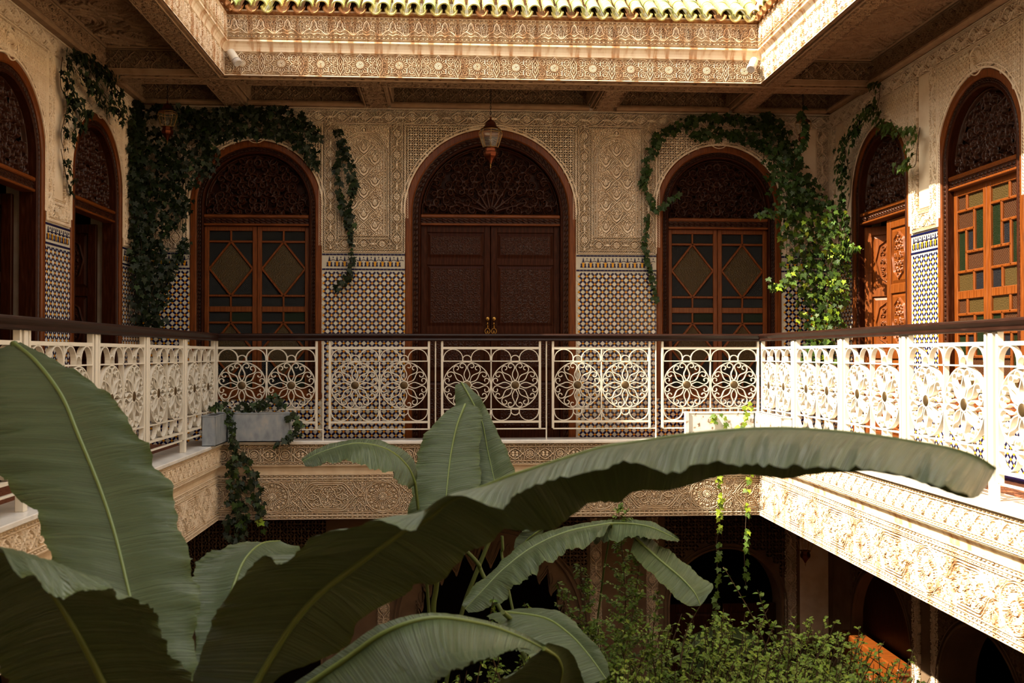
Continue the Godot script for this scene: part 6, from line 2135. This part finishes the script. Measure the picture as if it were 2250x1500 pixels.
const IVY := {
	"sun": [
		["far", [[Vector3(2.069, 2.703, -10.848), 0.049], [Vector3(2.135, 2.977, -10.848), 0.069], [Vector3(2.260, 3.202, -10.848), 0.079], [Vector3(2.512, 3.345, -10.848), 0.079], [Vector3(2.815, 3.419, -10.848), 0.074], [Vector3(3.219, 3.390, -10.848), 0.079], [Vector3(3.523, 3.269, -10.848), 0.089]]],
		["far", [[Vector3(2.069, 2.703, -10.848), 0.039], [Vector3(2.134, 2.555, -10.848), 0.034], [Vector3(2.209, 2.406, -10.848), 0.049]]],
		["far", [[Vector3(2.205, 2.393, -10.828), 0.025], [Vector3(2.330, 2.479, -10.828), 0.030], [Vector3(2.455, 2.574, -10.828), 0.034]]],
		["far", [[Vector3(2.553, 3.198, -10.808), 0.074], [Vector3(2.854, 3.251, -10.808), 0.084], [Vector3(3.257, 3.182, -10.808), 0.089], [Vector3(3.611, 3.036, -10.808), 0.108]]],
		["far", [[Vector3(3.363, 3.503, -10.788), 0.059], [Vector3(3.565, 3.281, -10.788), 0.098], [Vector3(3.680, 2.958, -10.788), 0.138], [Vector3(3.806, 2.661, -10.788), 0.177], [Vector3(3.881, 2.362, -10.788), 0.246]]],
		["far", [[Vector3(2.140, 2.360, -10.878), 0.020], [Vector3(2.089, 2.012, -10.878), 0.020], [Vector3(2.163, 1.714, -10.878), 0.020], [Vector3(2.223, 1.416, -10.878), 0.025]]],
		["free", [[Vector3(3.359, 2.916, -10.344), 0.162], [Vector3(3.526, 2.535, -10.339), 0.219], [Vector3(3.669, 2.202, -10.334), 0.295], [Vector3(3.740, 1.868, -10.334), 0.334], [Vector3(3.788, 1.582, -10.335), 0.295], [Vector3(3.836, 1.296, -10.336), 0.248], [Vector3(3.860, 1.011, -10.338), 0.238], [Vector3(3.812, 0.772, -10.344), 0.210]]],
		["free", [[Vector3(3.902, 2.409, -10.117), 0.159], [Vector3(3.926, 2.036, -10.121), 0.187], [Vector3(3.940, 1.708, -10.124), 0.178], [Vector3(3.926, 1.428, -10.128), 0.159], [Vector3(3.857, 1.101, -10.137), 0.159]]],
		["free", [[Vector3(3.492, 2.283, -10.244), 0.094], [Vector3(3.327, 2.330, -10.253), 0.076], [Vector3(3.186, 2.283, -10.262), 0.047]]],
		["free", [[Vector3(3.546, 1.666, -10.198), 0.103], [Vector3(3.382, 1.525, -10.210), 0.075], [Vector3(3.265, 1.595, -10.216), 0.038]]],
		["right", [[Vector3(4.107, 3.499, -9.493), 0.055], [Vector3(4.107, 3.315, -9.516), 0.063], [Vector3(4.107, 3.163, -9.528), 0.076], [Vector3(4.107, 3.047, -9.374), 0.067], [Vector3(4.107, 2.876, -9.032), 0.059], [Vector3(4.107, 2.842, -8.694), 0.042]]],
		["right", [[Vector3(4.067, 2.818, -8.627), 0.034], [Vector3(4.067, 2.633, -8.664), 0.046], [Vector3(4.067, 2.507, -8.746), 0.042], [Vector3(4.067, 2.549, -8.994), 0.042]]],
		["right", [[Vector3(4.067, 3.249, -9.434), 0.076], [Vector3(4.067, 3.126, -9.758), 0.101], [Vector3(4.067, 2.979, -10.141), 0.134], [Vector3(4.067, 2.659, -10.193), 0.109], [Vector3(4.067, 2.372, -10.172), 0.101]]],
		["right", [[Vector3(4.047, 2.268, -10.099), 0.059], [Vector3(4.047, 1.937, -10.067), 0.059], [Vector3(4.047, 1.872, -9.802), 0.050]]],
		["free", [[Vector3(3.558, 3.332, -10.076), 0.056], [Vector3(3.627, 3.053, -10.076), 0.037], [Vector3(3.511, 2.844, -10.085), 0.056]]],
	],
	"shade": [
		["left", [[Vector3(-3.218, 3.343, -8.631), 0.059], [Vector3(-3.218, 3.419, -8.997), 0.092], [Vector3(-3.218, 3.399, -9.457), 0.109], [Vector3(-3.218, 3.312, -9.771), 0.143]]],
		["left", [[Vector3(-3.238, 3.320, -8.685), 0.059], [Vector3(-3.238, 3.106, -8.608), 0.059], [Vector3(-3.238, 2.980, -8.792), 0.067], [Vector3(-3.238, 2.696, -8.654), 0.046], [Vector3(-3.238, 2.551, -8.696), 0.038]]],
		["left", [[Vector3(-3.238, 3.019, -8.792), 0.067], [Vector3(-3.238, 2.960, -9.115), 0.059], [Vector3(-3.238, 2.739, -8.848), 0.042]]],
		["left", [[Vector3(-3.258, 2.542, -8.650), 0.029], [Vector3(-3.258, 2.369, -8.753), 0.034], [Vector3(-3.258, 2.197, -8.890), 0.025]]],
		["left", [[Vector3(-3.198, 3.247, -8.836), 0.067], [Vector3(-3.198, 3.145, -9.283), 0.092], [Vector3(-3.198, 3.134, -9.843), 0.143]]],
		["free", [[Vector3(-3.593, 3.618, -10.697), 0.114], [Vector3(-3.451, 3.405, -10.692), 0.199], [Vector3(-3.332, 3.191, -10.687), 0.266], [Vector3(-3.238, 2.907, -10.685), 0.313], [Vector3(-3.166, 2.575, -10.685), 0.313], [Vector3(-3.166, 2.243, -10.689), 0.285], [Vector3(-3.166, 1.911, -10.694), 0.256], [Vector3(-3.166, 1.579, -10.698), 0.237], [Vector3(-3.142, 1.294, -10.700), 0.218], [Vector3(-3.071, 1.105, -10.698), 0.161]]],
		["free", [[Vector3(-3.408, 3.239, -10.491), 0.158], [Vector3(-3.292, 2.914, -10.488), 0.158], [Vector3(-3.269, 2.495, -10.492), 0.140], [Vector3(-3.222, 2.030, -10.495), 0.121], [Vector3(-3.198, 1.658, -10.498), 0.112], [Vector3(-3.165, 1.239, -10.502), 0.112]]],
		["far", [[Vector3(-3.094, 3.443, -10.828), 0.128], [Vector3(-2.857, 3.316, -10.828), 0.187], [Vector3(-2.620, 3.271, -10.828), 0.167], [Vector3(-2.287, 3.372, -10.828), 0.098], [Vector3(-1.905, 3.329, -10.828), 0.108], [Vector3(-1.617, 3.285, -10.828), 0.128], [Vector3(-1.425, 3.151, -10.828), 0.079]]],
		["far", [[Vector3(-2.946, 3.127, -10.808), 0.226], [Vector3(-2.897, 2.790, -10.808), 0.226], [Vector3(-2.872, 2.502, -10.808), 0.167], [Vector3(-2.918, 2.213, -10.808), 0.118]]],
		["far", [[Vector3(-2.762, 3.134, -10.828), 0.167], [Vector3(-2.477, 3.186, -10.828), 0.148], [Vector3(-2.096, 3.215, -10.828), 0.089], [Vector3(-1.713, 3.147, -10.828), 0.089], [Vector3(-1.473, 2.956, -10.828), 0.089], [Vector3(-1.472, 2.810, -10.828), 0.069]]],
		["far", [[Vector3(-2.662, 3.034, -10.808), 0.128], [Vector3(-2.519, 2.891, -10.808), 0.108], [Vector3(-2.708, 2.696, -10.808), 0.128]]],
		["far", [[Vector3(-2.582, 3.364, -10.768), 0.069], [Vector3(-2.180, 3.418, -10.768), 0.049], [Vector3(-1.704, 3.425, -10.768), 0.049]]],
		["far", [[Vector3(-1.235, 3.246, -10.848), 0.044], [Vector3(-1.152, 3.037, -10.848), 0.049], [Vector3(-1.089, 2.817, -10.848), 0.054], [Vector3(-1.050, 2.623, -10.848), 0.044], [Vector3(-1.098, 2.427, -10.848), 0.034], [Vector3(-1.063, 2.183, -10.848), 0.025]]],
		["far", [[Vector3(-1.210, 3.011, -10.848), 0.025], [Vector3(-1.243, 2.806, -10.848), 0.030], [Vector3(-1.195, 2.524, -10.848), 0.039], [Vector3(-1.126, 2.290, -10.848), 0.044], [Vector3(-1.087, 2.086, -10.848), 0.025]]],
		["far", [[Vector3(-1.090, 2.089, -10.878), 0.020], [Vector3(-1.071, 1.845, -10.878), 0.025], [Vector3(-1.109, 1.649, -10.878), 0.054], [Vector3(-1.210, 1.561, -10.878), 0.069]]],
		["free", [[Vector3(-3.076, 1.490, -10.794), 0.096], [Vector3(-2.861, 1.873, -10.776), 0.057], [Vector3(-2.766, 2.065, -10.768), 0.048]]],
	],
}


# ---------------------------------------------------------------- ivy
func ivy_leaf() -> ArrayMesh:   # five lobes, folded along the midrib; stalk at the origin, tip towards +y, face towards +z
	var b := MB.new()
	var o := [V(0, 0.0), V(0.20, -0.16), V(0.42, -0.06), V(0.36, 0.14), V(0.56, 0.38), V(0.28, 0.42), V(0.16, 0.64), V(0, 1.0)]
	for s in [-1.0, 1.0]:
		var p := []
		for q in o:
			var x: float = q.x * s
			p.append(Vector3(x, q.y, absf(x) * 0.22 - q.y * q.y * 0.10 - absf(x) * absf(x) * 0.5))
		var m := Vector3(0, 0.42, -0.018)
		for i in p.size() - 1:
			if s > 0: b.tri(m, p[i], p[i + 1])
			else: b.tri(m, p[i + 1], p[i])
	return b.mesh()


func vine(t: Node3D, paths: Array, seed_: int, dens: float, size: float, singles: int, mats: Array, pick: Callable):
	var rr := RandomNumberGenerator.new()
	rr.seed = seed_
	var lm := ivy_leaf()
	var xfs := [[], [], []]
	var stems := MB.new()
	var all := []
	for q in paths:
		var kind: String = q[0]
		var wn: Vector3 = {"far": Z3, "right": -X3, "left": X3, "free": Vector3(0.1, 0.15, 1).normalized()}[kind]
		var pts := []
		var rad := []
		for e in q[1]:
			pts.append(e[0])
			rad.append(e[1])
		# woody stems wander along the way
		for s in 1 + int(rad[0] > 0.1) * 2:
			var w := []
			for i in pts.size():
				w.append(pts[i] + Vector3(rr.randf_range(-1, 1), rr.randf_range(-1, 1), rr.randf_range(-0.5, 0.5)) * rad[i] * 0.45 - wn * 0.03)
				w[i] = w[i].clamp(Vector3(-3.29, -2.0, -10.9), Vector3(4.16, 3.45, -4.0))
			stems.tube(smooth3(w, 4), 0.0032, 5)
		for i in pts.size() - 1:
			var L: float = pts[i].distance_to(pts[i + 1])
			var r: float = (rad[i] + rad[i + 1]) / 2
			var n := int(ceil(L * (12.0 + r * 800.0) * dens))
			for k in n:
				var f := rr.randf()
				var p: Vector3 = pts[i].lerp(pts[i + 1], f)
				var rad_: float = lerpf(rad[i], rad[i + 1], f)
				var d := Vector3(rr.randfn(), rr.randfn(), rr.randfn())
				d = d.normalized() * rad_ * pow(rr.randf(), 0.45)
				if kind != "free":
					var dn := d.dot(wn)
					d -= wn * dn
					p += d + wn * (rr.randf_range(-0.03, 0.05) + rad_ * 0.5 * rr.randf())
				else:
					d *= Vector3(1, 1, 0.75)
					p += d
				p = p.clamp(Vector3(-3.27, -2.0, -10.88), Vector3(4.14, 3.45, -4.0))
				var nn := (wn + Vector3(rr.randf_range(-0.6, 0.6), rr.randf_range(-0.25, 0.75), rr.randf_range(-0.4, 0.4))).normalized()
				var y := (Vector3(0, -1, 0) + Vector3(rr.randf_range(-0.8, 0.8), rr.randf_range(-0.2, 0.6), rr.randf_range(-0.3, 0.3))).normalized()
				y = (y - nn * y.dot(nn)).normalized()
				var s := size * rr.randf_range(0.65, 1.25)
				all.append([Transform3D(Basis(y.cross(nn) * s, y * s, nn * s), p), pick.call(rr, p), p.dot(wn)])
	obj("stem", stems.mesh(), M.stem, t)
	var done := 0
	if singles > 0:
		all.sort_custom(func(a, b): return a[0].origin.z > b[0].origin.z)
	for a in all:
		if done < singles:
			done += 1
			obj("leaf", lm, M[mats[a[1]]], t, a[0])
		else:
			xfs[a[1]].append(a[0])
	for k in 3:
		if xfs[k].size():
			var cols := []
			for i in xfs[k].size():
				var g := rr.randf_range(0.65, 1.15)
				cols.append(Color(g * rr.randf_range(0.85, 1.15), g, g * rr.randf_range(0.8, 1.1)))
			many("foliage", lm, M[mats[k]], t, xfs[k], cols)


func ivy():
	var mix := func(a: float, b: float) -> Callable:
		return func(r: RandomNumberGenerator, _p: Vector3) -> int:
			var q := r.randf()
			return 2 if q > b else 1 if q > a else 0
	var t := thing("ivy", "ivy climbing the sunlit corner and arching over two doorways", "ivy")
	vine(t, IVY.sun, 11, 2.0, 0.058, 260, ["leaf0", "leaf1", "leaf2"], func(r, p): return (2 if r.randf() < 0.12 else 1 if r.randf() < 0.5 else 0) if p.y < 2.3 and p.x > 3.0 else 0)
	t = thing("ivy", "dark ivy smothering the shaded corner and hanging over the window arch", "ivy")
	vine(t, IVY.shade, 12, 2.0, 0.058, 0, ["leaf_shaded", "leaf_shaded", "leaf0"], mix.call(0.5, 0.95))
	# planter ivy
	var zf := -9.60
	t = thing("ivy", "ivy growing from the zinc planter and hanging down the gallery edge", "ivy")
	vine(t, [["free", [[Vector3(-2.03, 0.33, -9.70), 0.05], [Vector3(-1.85, 0.34, -9.70), 0.06], [Vector3(-1.73, 0.42, -9.71), 0.09], [Vector3(-1.62, 0.35, -9.70), 0.07]]],
		["free", [[Vector3(-2.20, 0.32, -9.45), 0.04], [Vector3(-2.17, 0.37, -9.50), 0.055], [Vector3(-2.08, 0.33, -9.56), 0.045], [Vector3(-2.08, 0.16, -9.58), 0.045], [Vector3(-2.03, 0.02, -9.59), 0.04], [Vector3(-2.05, -0.15, -9.62), 0.06], [Vector3(-2.06, -0.35, -9.66), 0.10], [Vector3(-2.02, -0.55, -9.68), 0.14], [Vector3(-2.02, -0.75, -9.68), 0.14], [Vector3(-2.03, -0.92, -9.68), 0.10]]],
		["free", [[Vector3(-1.98, -0.1, -9.66), 0.05], [Vector3(-1.88, -0.35, -9.68), 0.08], [Vector3(-1.82, -0.6, -9.69), 0.06], [Vector3(-1.80, -0.8, -9.69), 0.04]]],
		["free", [[Vector3(-1.58, 0.28, -9.64), 0.05], [Vector3(-1.48, 0.22, -9.63), 0.06], [Vector3(-1.44, 0.10, -9.62), 0.06], [Vector3(-1.56, 0.03, -9.60), 0.04], [Vector3(-1.66, -0.02, -9.60), 0.02]]]], 13, 1.6, 0.058, 150, ["leaf_shaded", "leaf0", "leaf2"], func(r, p): return 2 if p.y < -0.7 and p.x > -1.9 and r.randf() < 0.7 else (1 if r.randf() < 0.3 else 0))
	t = thing("ivy", "lime green ivy trailing over the white planter and dangling to the lower floor", "ivy")
	vine(t, [["free", [[Vector3(2.82, 0.28, -9.66), 0.05], [Vector3(2.92, 0.31, -9.66), 0.05]]],
		["free", [[Vector3(2.53, 0.27, -9.63), 0.02], [Vector3(2.54, 0.2, -9.62), 0.03], [Vector3(2.56, 0.16, -9.62), 0.025]]],
		["free", [[Vector3(2.60, 0.27, -9.63), 0.01], [Vector3(2.64, 0.20, -9.62), 0.012], [Vector3(2.66, 0.08, -9.62), 0.012]]],
		["free", [[Vector3(2.86, 0.26, -9.63), 0.012], [Vector3(2.80, 0.16, -9.62), 0.03], [Vector3(2.76, 0.08, -9.62), 0.03], [Vector3(2.84, 0.04, -9.62), 0.025]]],
		["free", [[Vector3(2.90, -0.02, -9.62), 0.02], [Vector3(2.915, -0.25, -9.66), 0.03], [Vector3(2.88, -0.45, -9.68), 0.035], [Vector3(2.875, -0.75, -9.69), 0.014], [Vector3(2.87, -0.95, -9.69), 0.014], [Vector3(2.86, -1.2, -9.69), 0.018], [Vector3(2.865, -1.45, -9.69), 0.024]]],
		["free", [[Vector3(2.60, -0.02, -9.62), 0.02], [Vector3(2.575, -0.3, -9.66), 0.03], [Vector3(2.61, -0.45, -9.68), 0.04], [Vector3(2.60, -0.85, -9.69), 0.014], [Vector3(2.59, -1.05, -9.69), 0.035], [Vector3(2.58, -1.4, -9.69), 0.03], [Vector3(2.57, -1.75, -9.69), 0.035]]]], 14, 1.0, 0.052, 150, ["leaf1", "leaf2", "leaf2"], func(r, p): return 0 if p.y < -0.9 else (2 if r.randf() < 0.7 else 0))


# ---------------------------------------------------------------- banana plants
func banana_leaf(plant: Node3D, rows: Array, fold: float, sd: int, dry := false, wav := 1.0) -> MeshInstance3D:
	var mids := []
	var L := []
	var R := []
	for r in rows:
		mids.append(r[0])
		L.append(r[1])
		R.append(r[2])
	var per := maxi(6, int(140.0 / rows.size()))
	var m := smooth3(mids, per)
	var l := smooth3(L, per)
	var rgt := smooth3(R, per)
	var fn := FastNoiseLite.new()
	fn.seed = sd
	fn.frequency = 1.0
	var cols := 6
	var verts := PackedVector3Array()
	var uvs := PackedVector2Array()
	var cls := PackedColorArray()
	var run_ := 0.0
	for i in m.size():
		if i > 0: run_ += m[i].distance_to(m[i - 1])
		var tang := (m[mini(i + 1, m.size() - 1)] - m[maxi(i - 1, 0)]).normalized()
		for side in 2:
			var e: Vector3 = (l if side == 0 else rgt)[i]
			var d := e - m[i]
			var wd := d.length()
			d *= 1.0 + 0.13 * wav * fn.get_noise_2d(run_ * 6.0, side * 40.0) + 0.03 * fn.get_noise_2d(run_ * 40.0, side * 90.0)
			var nn := d.cross(tang).normalized() * (1.0 if side == 0 else -1.0)
			for c in cols + 1:
				var t: float = [0.0, 0.2, 0.42, 0.64, 0.84, 0.965, 1.0][c]
				var bow := sin(t * PI) * wd * fold
				var ruff := t * t * wd * 0.16 * wav * fn.get_noise_2d(run_ * 7.0 + 50.0, side * 17.0 + t * 0.6) + t * minf(wd, 0.25) * 0.045 * fn.get_noise_2d(run_ * 38.0, side * 33.0 + t * 0.8)
				verts.append(m[i] + d * t + nn * (bow + ruff))
				uvs.append(Vector2(run_ * 3.2 + t * wd * 0.5, 0.5 + (t * 0.5 if side else -t * 0.5)))
				var k := Color(1, 1, 1)
				if dry: k = Color(1.3, 0.75, 0.5) * 0.8
				elif c == cols: k = Color(2.1, 1.45, 0.5) if fn.get_noise_2d(run_ * 5.0, side * 60.0) < 0.2 else Color(2.2, 0.95, 0.5)
				elif c == cols - 1: k = Color(1.1, 1.03, 0.7)
				cls.append(k)
	var st := SurfaceTool.new()
	st.begin(Mesh.PRIMITIVE_TRIANGLES)
	st.set_smooth_group(0)
	var W := 2 * (cols + 1)
	for i in verts.size():
		st.set_uv(uvs[i])
		st.set_color(cls[i])
		st.add_vertex(verts[i])
	for i in m.size() - 1:
		for side in 2:
			for c in cols:
				var a := i * W + side * (cols + 1) + c
				var q := [a, a + 1, a + W + 1, a + W]
				if side == 0: q.reverse()
				for x in [0, 2, 1, 0, 3, 2]: st.add_index(q[x])
	st.generate_normals()
	var o := obj("leaf", st.commit(), M.blade, plant)
	var b := MB.new()
	var rads := []
	for i in m.size():
		rads.append(lerpf(0.011, 0.003, float(i) / m.size()) * (0.5 + 0.5 * minf(1.0, l[m.size() / 3].distance_to(rgt[m.size() / 3]) / 0.45)))
	b.tube(m, rads, 7)
	obj("midrib", b.mesh(), M.midrib, o)
	return o


func petiole(plant: Node3D, from: Vector3, via: Vector3, to: Vector3, r := 0.018):
	var b := MB.new()
	b.tube(smooth3([from, from.lerp(via, 0.6) + Vector3(0, 0.03, 0), via, to], 5), r, 8)
	obj("petiole", b.mesh(), M.green_stem, plant)


func trunk(plant: Node3D, foot: Vector3, top: Vector3, r: float):
	var b := MB.new()
	var p := []
	for i in 8:
		p.append(foot.lerp(top, i / 7.0) + Vector3(sin(i * 1.3) * 0.02, 0, cos(i * 1.7) * 0.02))
	var rads := []
	var sm := smooth3(p, 4)
	for i in sm.size():
		rads.append(lerpf(r, r * 0.6, float(i) / sm.size()) + 0.006 * sin(i * 2.1))
	b.tube(sm, rads, 12)
	obj("trunk", b.mesh(), M.green_stem, plant)


func bananas():
	var t := thing("banana_plant", "banana plant in front with a tall upright leaf and drooping brown-edged leaf", "banana plant")
	var top := Vector3(-0.98, -1.2, -3.3)
	trunk(t, Vector3(-0.95, GROUND_Y + 0.35, -3.5), top, 0.13)
	for q in [["tall", 0.04, 1], ["drooping", 0.10, 2], ["tilted", 0.06, 3], ["hidden", 0.06, 4]]:
		banana_leaf(t, BLADES[q[0]], q[1], q[2])
		var r: Vector3 = BLADES[q[0]][0][0]
		petiole(t, r, r.lerp(top, 0.5), top)
	t = thing("banana_plant", "banana plant whose long arching leaf sweeps across the picture to the right", "banana plant")
	top = Vector3(-0.60, -1.0, -2.95)
	trunk(t, Vector3(-0.5, GROUND_Y + 0.35, -3.1), top, 0.12)
	for q in [["arching", 0.05, 5], ["low", 0.12, 6]]:
		banana_leaf(t, BLADES[q[0]], q[1], q[2], false, 0.25)
		var r: Vector3 = BLADES[q[0]][0][0]
		petiole(t, r, r.lerp(top, 0.5), top)
	banana_leaf(t, BLADES.withered, 0.16, 7)
	t = thing("banana_plant", "banana plant in the middle of the court with an upright leaf before the railing", "banana plant")
	top = Vector3(-0.10, -1.5, -6.25)
	trunk(t, Vector3(-0.1, GROUND_Y + 0.35, -6.3), top, 0.12)
	for q in [["upright", 0.05, 8], ["folded", 0.05, 9], ["bent", 0.06, 10]]:
		banana_leaf(t, BLADES[q[0]], q[1], q[2])
	petiole(t, Vector3(-0.076, -0.436, -6.235), Vector3(-0.115, -0.80, -6.24), top, 0.016)
	petiole(t, Vector3(0.313, -0.204, -6.51), Vector3(0.05, -0.85, -6.4), top, 0.014)
	petiole(t, Vector3(-0.227, 0.034, -6.235), Vector3(-0.15, -0.70, -6.34), top, 0.010)
	t = thing("banana_plant", "banana plant behind the shrub with leaves sweeping and hanging to both sides", "banana plant")
	top = Vector3(0.85, -1.3, -6.1)
	trunk(t, Vector3(0.9, GROUND_Y + 0.35, -6.3), top, 0.12)
	for q in [["sweeping", 0.10, 11], ["back", 0.10, 12], ["hanging", 0.08, 13], ["spread", 0.07, 14], ["young", 0.05, 15], ["shrubbed", 0.10, 16]]:
		banana_leaf(t, BLADES[q[0]], q[1], q[2])
	petiole(t, Vector3(0.904, -0.128, -5.669), Vector3(0.88, -0.6, -5.95), top + Vector3(0, 0, -0.2), 0.006)
	petiole(t, Vector3(0.232, -0.348, -4.61), Vector3(0.5, -0.75, -5.1), top, 0.012)
	petiole(t, Vector3(0.094, -0.388, -6.22), Vector3(0.206, -0.562, -6.217), Vector3(0.5, -1.1, -6.0), 0.013)
	petiole(t, Vector3(0.317, -0.324, -6.408), Vector3(0.325, -0.506, -6.409), Vector3(0.45, -1.1, -6.2), 0.009)
	petiole(t, Vector3(1.44, -1.05, -6.25), Vector3(1.2, -1.2, -6.2), top, 0.012)


# ---------------------------------------------------------------- the shrub that fills the court
func leaflet() -> ArrayMesh:
	var b := MB.new()
	var o := [V(0, 0), V(0.26, 0.25), V(0.30, 0.5), V(0.2, 0.78), V(0, 1.0)]
	for s in [-1.0, 1.0]:
		for i in o.size() - 1:
			var p := Vector3(o[i].x * s, o[i].y, absf(o[i].x) * 0.3 - o[i].y * o[i].y * 0.15)
			var q := Vector3(o[i + 1].x * s, o[i + 1].y, absf(o[i + 1].x) * 0.3 - o[i + 1].y * o[i + 1].y * 0.15)
			var m := Vector3(0, 0.5, -0.03)
			if s > 0: b.tri(m, p, q)
			else: b.tri(m, q, p)
	return b.mesh()


func shrubs():
	var rr := RandomNumberGenerator.new()
	rr.seed = 21
	var lm := leaflet()
	var specs := [["shrub", "tall airy shrub of small round leaves rising in front of the far arch", [[Vector3(0.96, -1.3, -5.88), Vector3(0.955, -0.03, -5.765), 90, 0.20, 0.30], [Vector3(0.80, -1.1, -5.75), Vector3(0.72, -0.36, -5.66), 56, 0.20, 0.20], [Vector3(0.9, -1.1, -5.6), Vector3(1.05, -0.30, -5.58), 56, 0.2, 0.2], [Vector3(0.7, -1.1, -5.7), Vector3(0.60, -0.47, -5.68), 44, 0.2, 0.18], [Vector3(1.2, -1.2, -5.7), Vector3(1.16, -0.52, -5.64), 44, 0.16, 0.16], [Vector3(0.26, -0.9, -5.25), Vector3(0.215, -0.42, -5.21), 18, 0.07, 0.06], [Vector3(0.5, -0.9, -5.6), Vector3(0.40, -0.55, -5.6), 20, 0.08, 0.08]], "leaf3", 0.028, 17],
		["shrub", "low dense yellow-green shrub massed in the lower right of the court", [], "leaf4", 0.029, 23],
		["shrub", "arching twigs of paired leaves leaning up beside the dangling ivy", [[Vector3(1.98, -1.1, -6.1), Vector3(1.668, -0.478, -6.13), 15, 0.055, 0.0], [Vector3(2.10, -1.15, -6.1), Vector3(1.878, -0.62, -6.12), 16, 0.06, 0.0], [Vector3(2.12, -1.2, -6.1), Vector3(2.02, -0.82, -6.1), 10, 0.06, 0.0], [Vector3(1.3, -0.95, -5.7), Vector3(1.44, -0.60, -5.75), 10, 0.05, 0.0], [Vector3(2.2, -1.25, -6.0), Vector3(2.36, -0.92, -6.05), 10, 0.06, 0.0]], "leaf3", 0.045, 31]]
	# the low mass: twigs springing over a bank
	for i in 680:
		var u := rr.randf()
		var x := lerpf(0.35, 2.55, u)
		var z := rr.randf_range(-6.3, -4.9)
		var topy := -0.80 - 0.18 * absf(u - 0.55) + rr.randf_range(-0.22, 0.10) - (z + 6.3) * 0.10
		specs[1][2].append([Vector3(x * 0.96, topy - 0.55, z), Vector3(x + rr.randf_range(-0.15, 0.15), topy, z + rr.randf_range(0, 0.15)), 13, 0.10, 0.10])
	for i in 110:
		var x := rr.randf_range(0.0, 0.9)
		var z := rr.randf_range(-4.9, -4.2)
		specs[1][2].append([Vector3(x, -1.3, z), Vector3(x + rr.randf_range(-0.1, 0.1), -0.66 + rr.randf_range(-0.16, 0.06), z), 11, 0.10, 0.10])
	for s in specs:
		var t := thing(s[0], s[1], "shrub")
		var wood_ := MB.new()
		var xfs := []
		var cols := []
		for q in s[2]:
			var a: Vector3 = q[0]
			var b: Vector3 = q[1]
			var bend := Vector3(rr.randf_range(-0.05, 0.05), 0, rr.randf_range(-0.05, 0.05))
			var p := smooth3([a, a.lerp(b, 0.5) + bend, b], 5)
			wood_.tube(p, [0.006, 0.0055, 0.005, 0.0045, 0.004, 0.0038, 0.0034, 0.003, 0.0026, 0.0022, 0.0015], 5)
			var n: int = q[2]
			for i in n:
				var f := float(i) / n
				var at: Vector3 = p[mini(int(f * 10), 9)].lerp(p[mini(int(f * 10) + 1, 10)], fmod(f * 10, 1.0))
				var side := []
				if q[4] > 0.02:   # a side twig with its own leaves
					var ang := rr.randf() * TAU
					var d := Vector3(cos(ang), rr.randf_range(0.2, 0.9), sin(ang)).normalized()
					var ln: float = q[4] * rr.randf_range(0.4, 1.0) * (1.15 - f)
					wood_.tube(PackedVector3Array([at, at + d * ln]), 0.0016, 4)
					for k in int(maxf(2, ln / 0.014)):
						side.append([at + d * ln * (k + 1) / maxf(2, ln / 0.014), d])
				else:
					side = [[at, (b - a).normalized()]]
				for e in side:
					for w in 2:
						var ax: Vector3 = e[1]
						var sd := ax.cross(Vector3(rr.randf_range(-1, 1), 1, rr.randf_range(-1, 1))).normalized() * (1.0 if w else -1.0)
						var y := (sd + ax * 0.55 + Vector3(0, -0.15, 0)).normalized()
						var nn := (Vector3(0, 1, 0.35) + Vector3(rr.randf_range(-0.5, 0.5), 0, rr.randf_range(-0.5, 0.5))).normalized()
						nn = (nn - y * nn.dot(y)).normalized()
						var sz: float = s[4] * rr.randf_range(0.6, 1.2)
						xfs.append(Transform3D(Basis(y.cross(nn) * sz, y * sz, nn * sz), e[0]))
						var g := rr.randf_range(0.6, 1.3)
						cols.append(Color(g * rr.randf_range(0.9, 1.25), g, g * 0.8))
		obj("branch", wood_.mesh(), M.stem, t)
		var order := range(xfs.size())
		var near := []
		for i in order: near.append([xfs[i].origin.z, i])
		near.sort_custom(func(a, b): return a[0] > b[0])
		many("foliage", lm, M[s[3]], t, xfs, cols)
	# the bed they grow in
	var bed := MB.new()
	bed.bbox(Vector3(-1.9, GROUND_Y, -8.6), Vector3(2.7, GROUND_Y + 0.35, -2.2), 0.03)
	tag(obj("planting_bed", bed.mesh(), M.soil), "dark planting bed on the courtyard floor from which all plants grow", "planting bed")
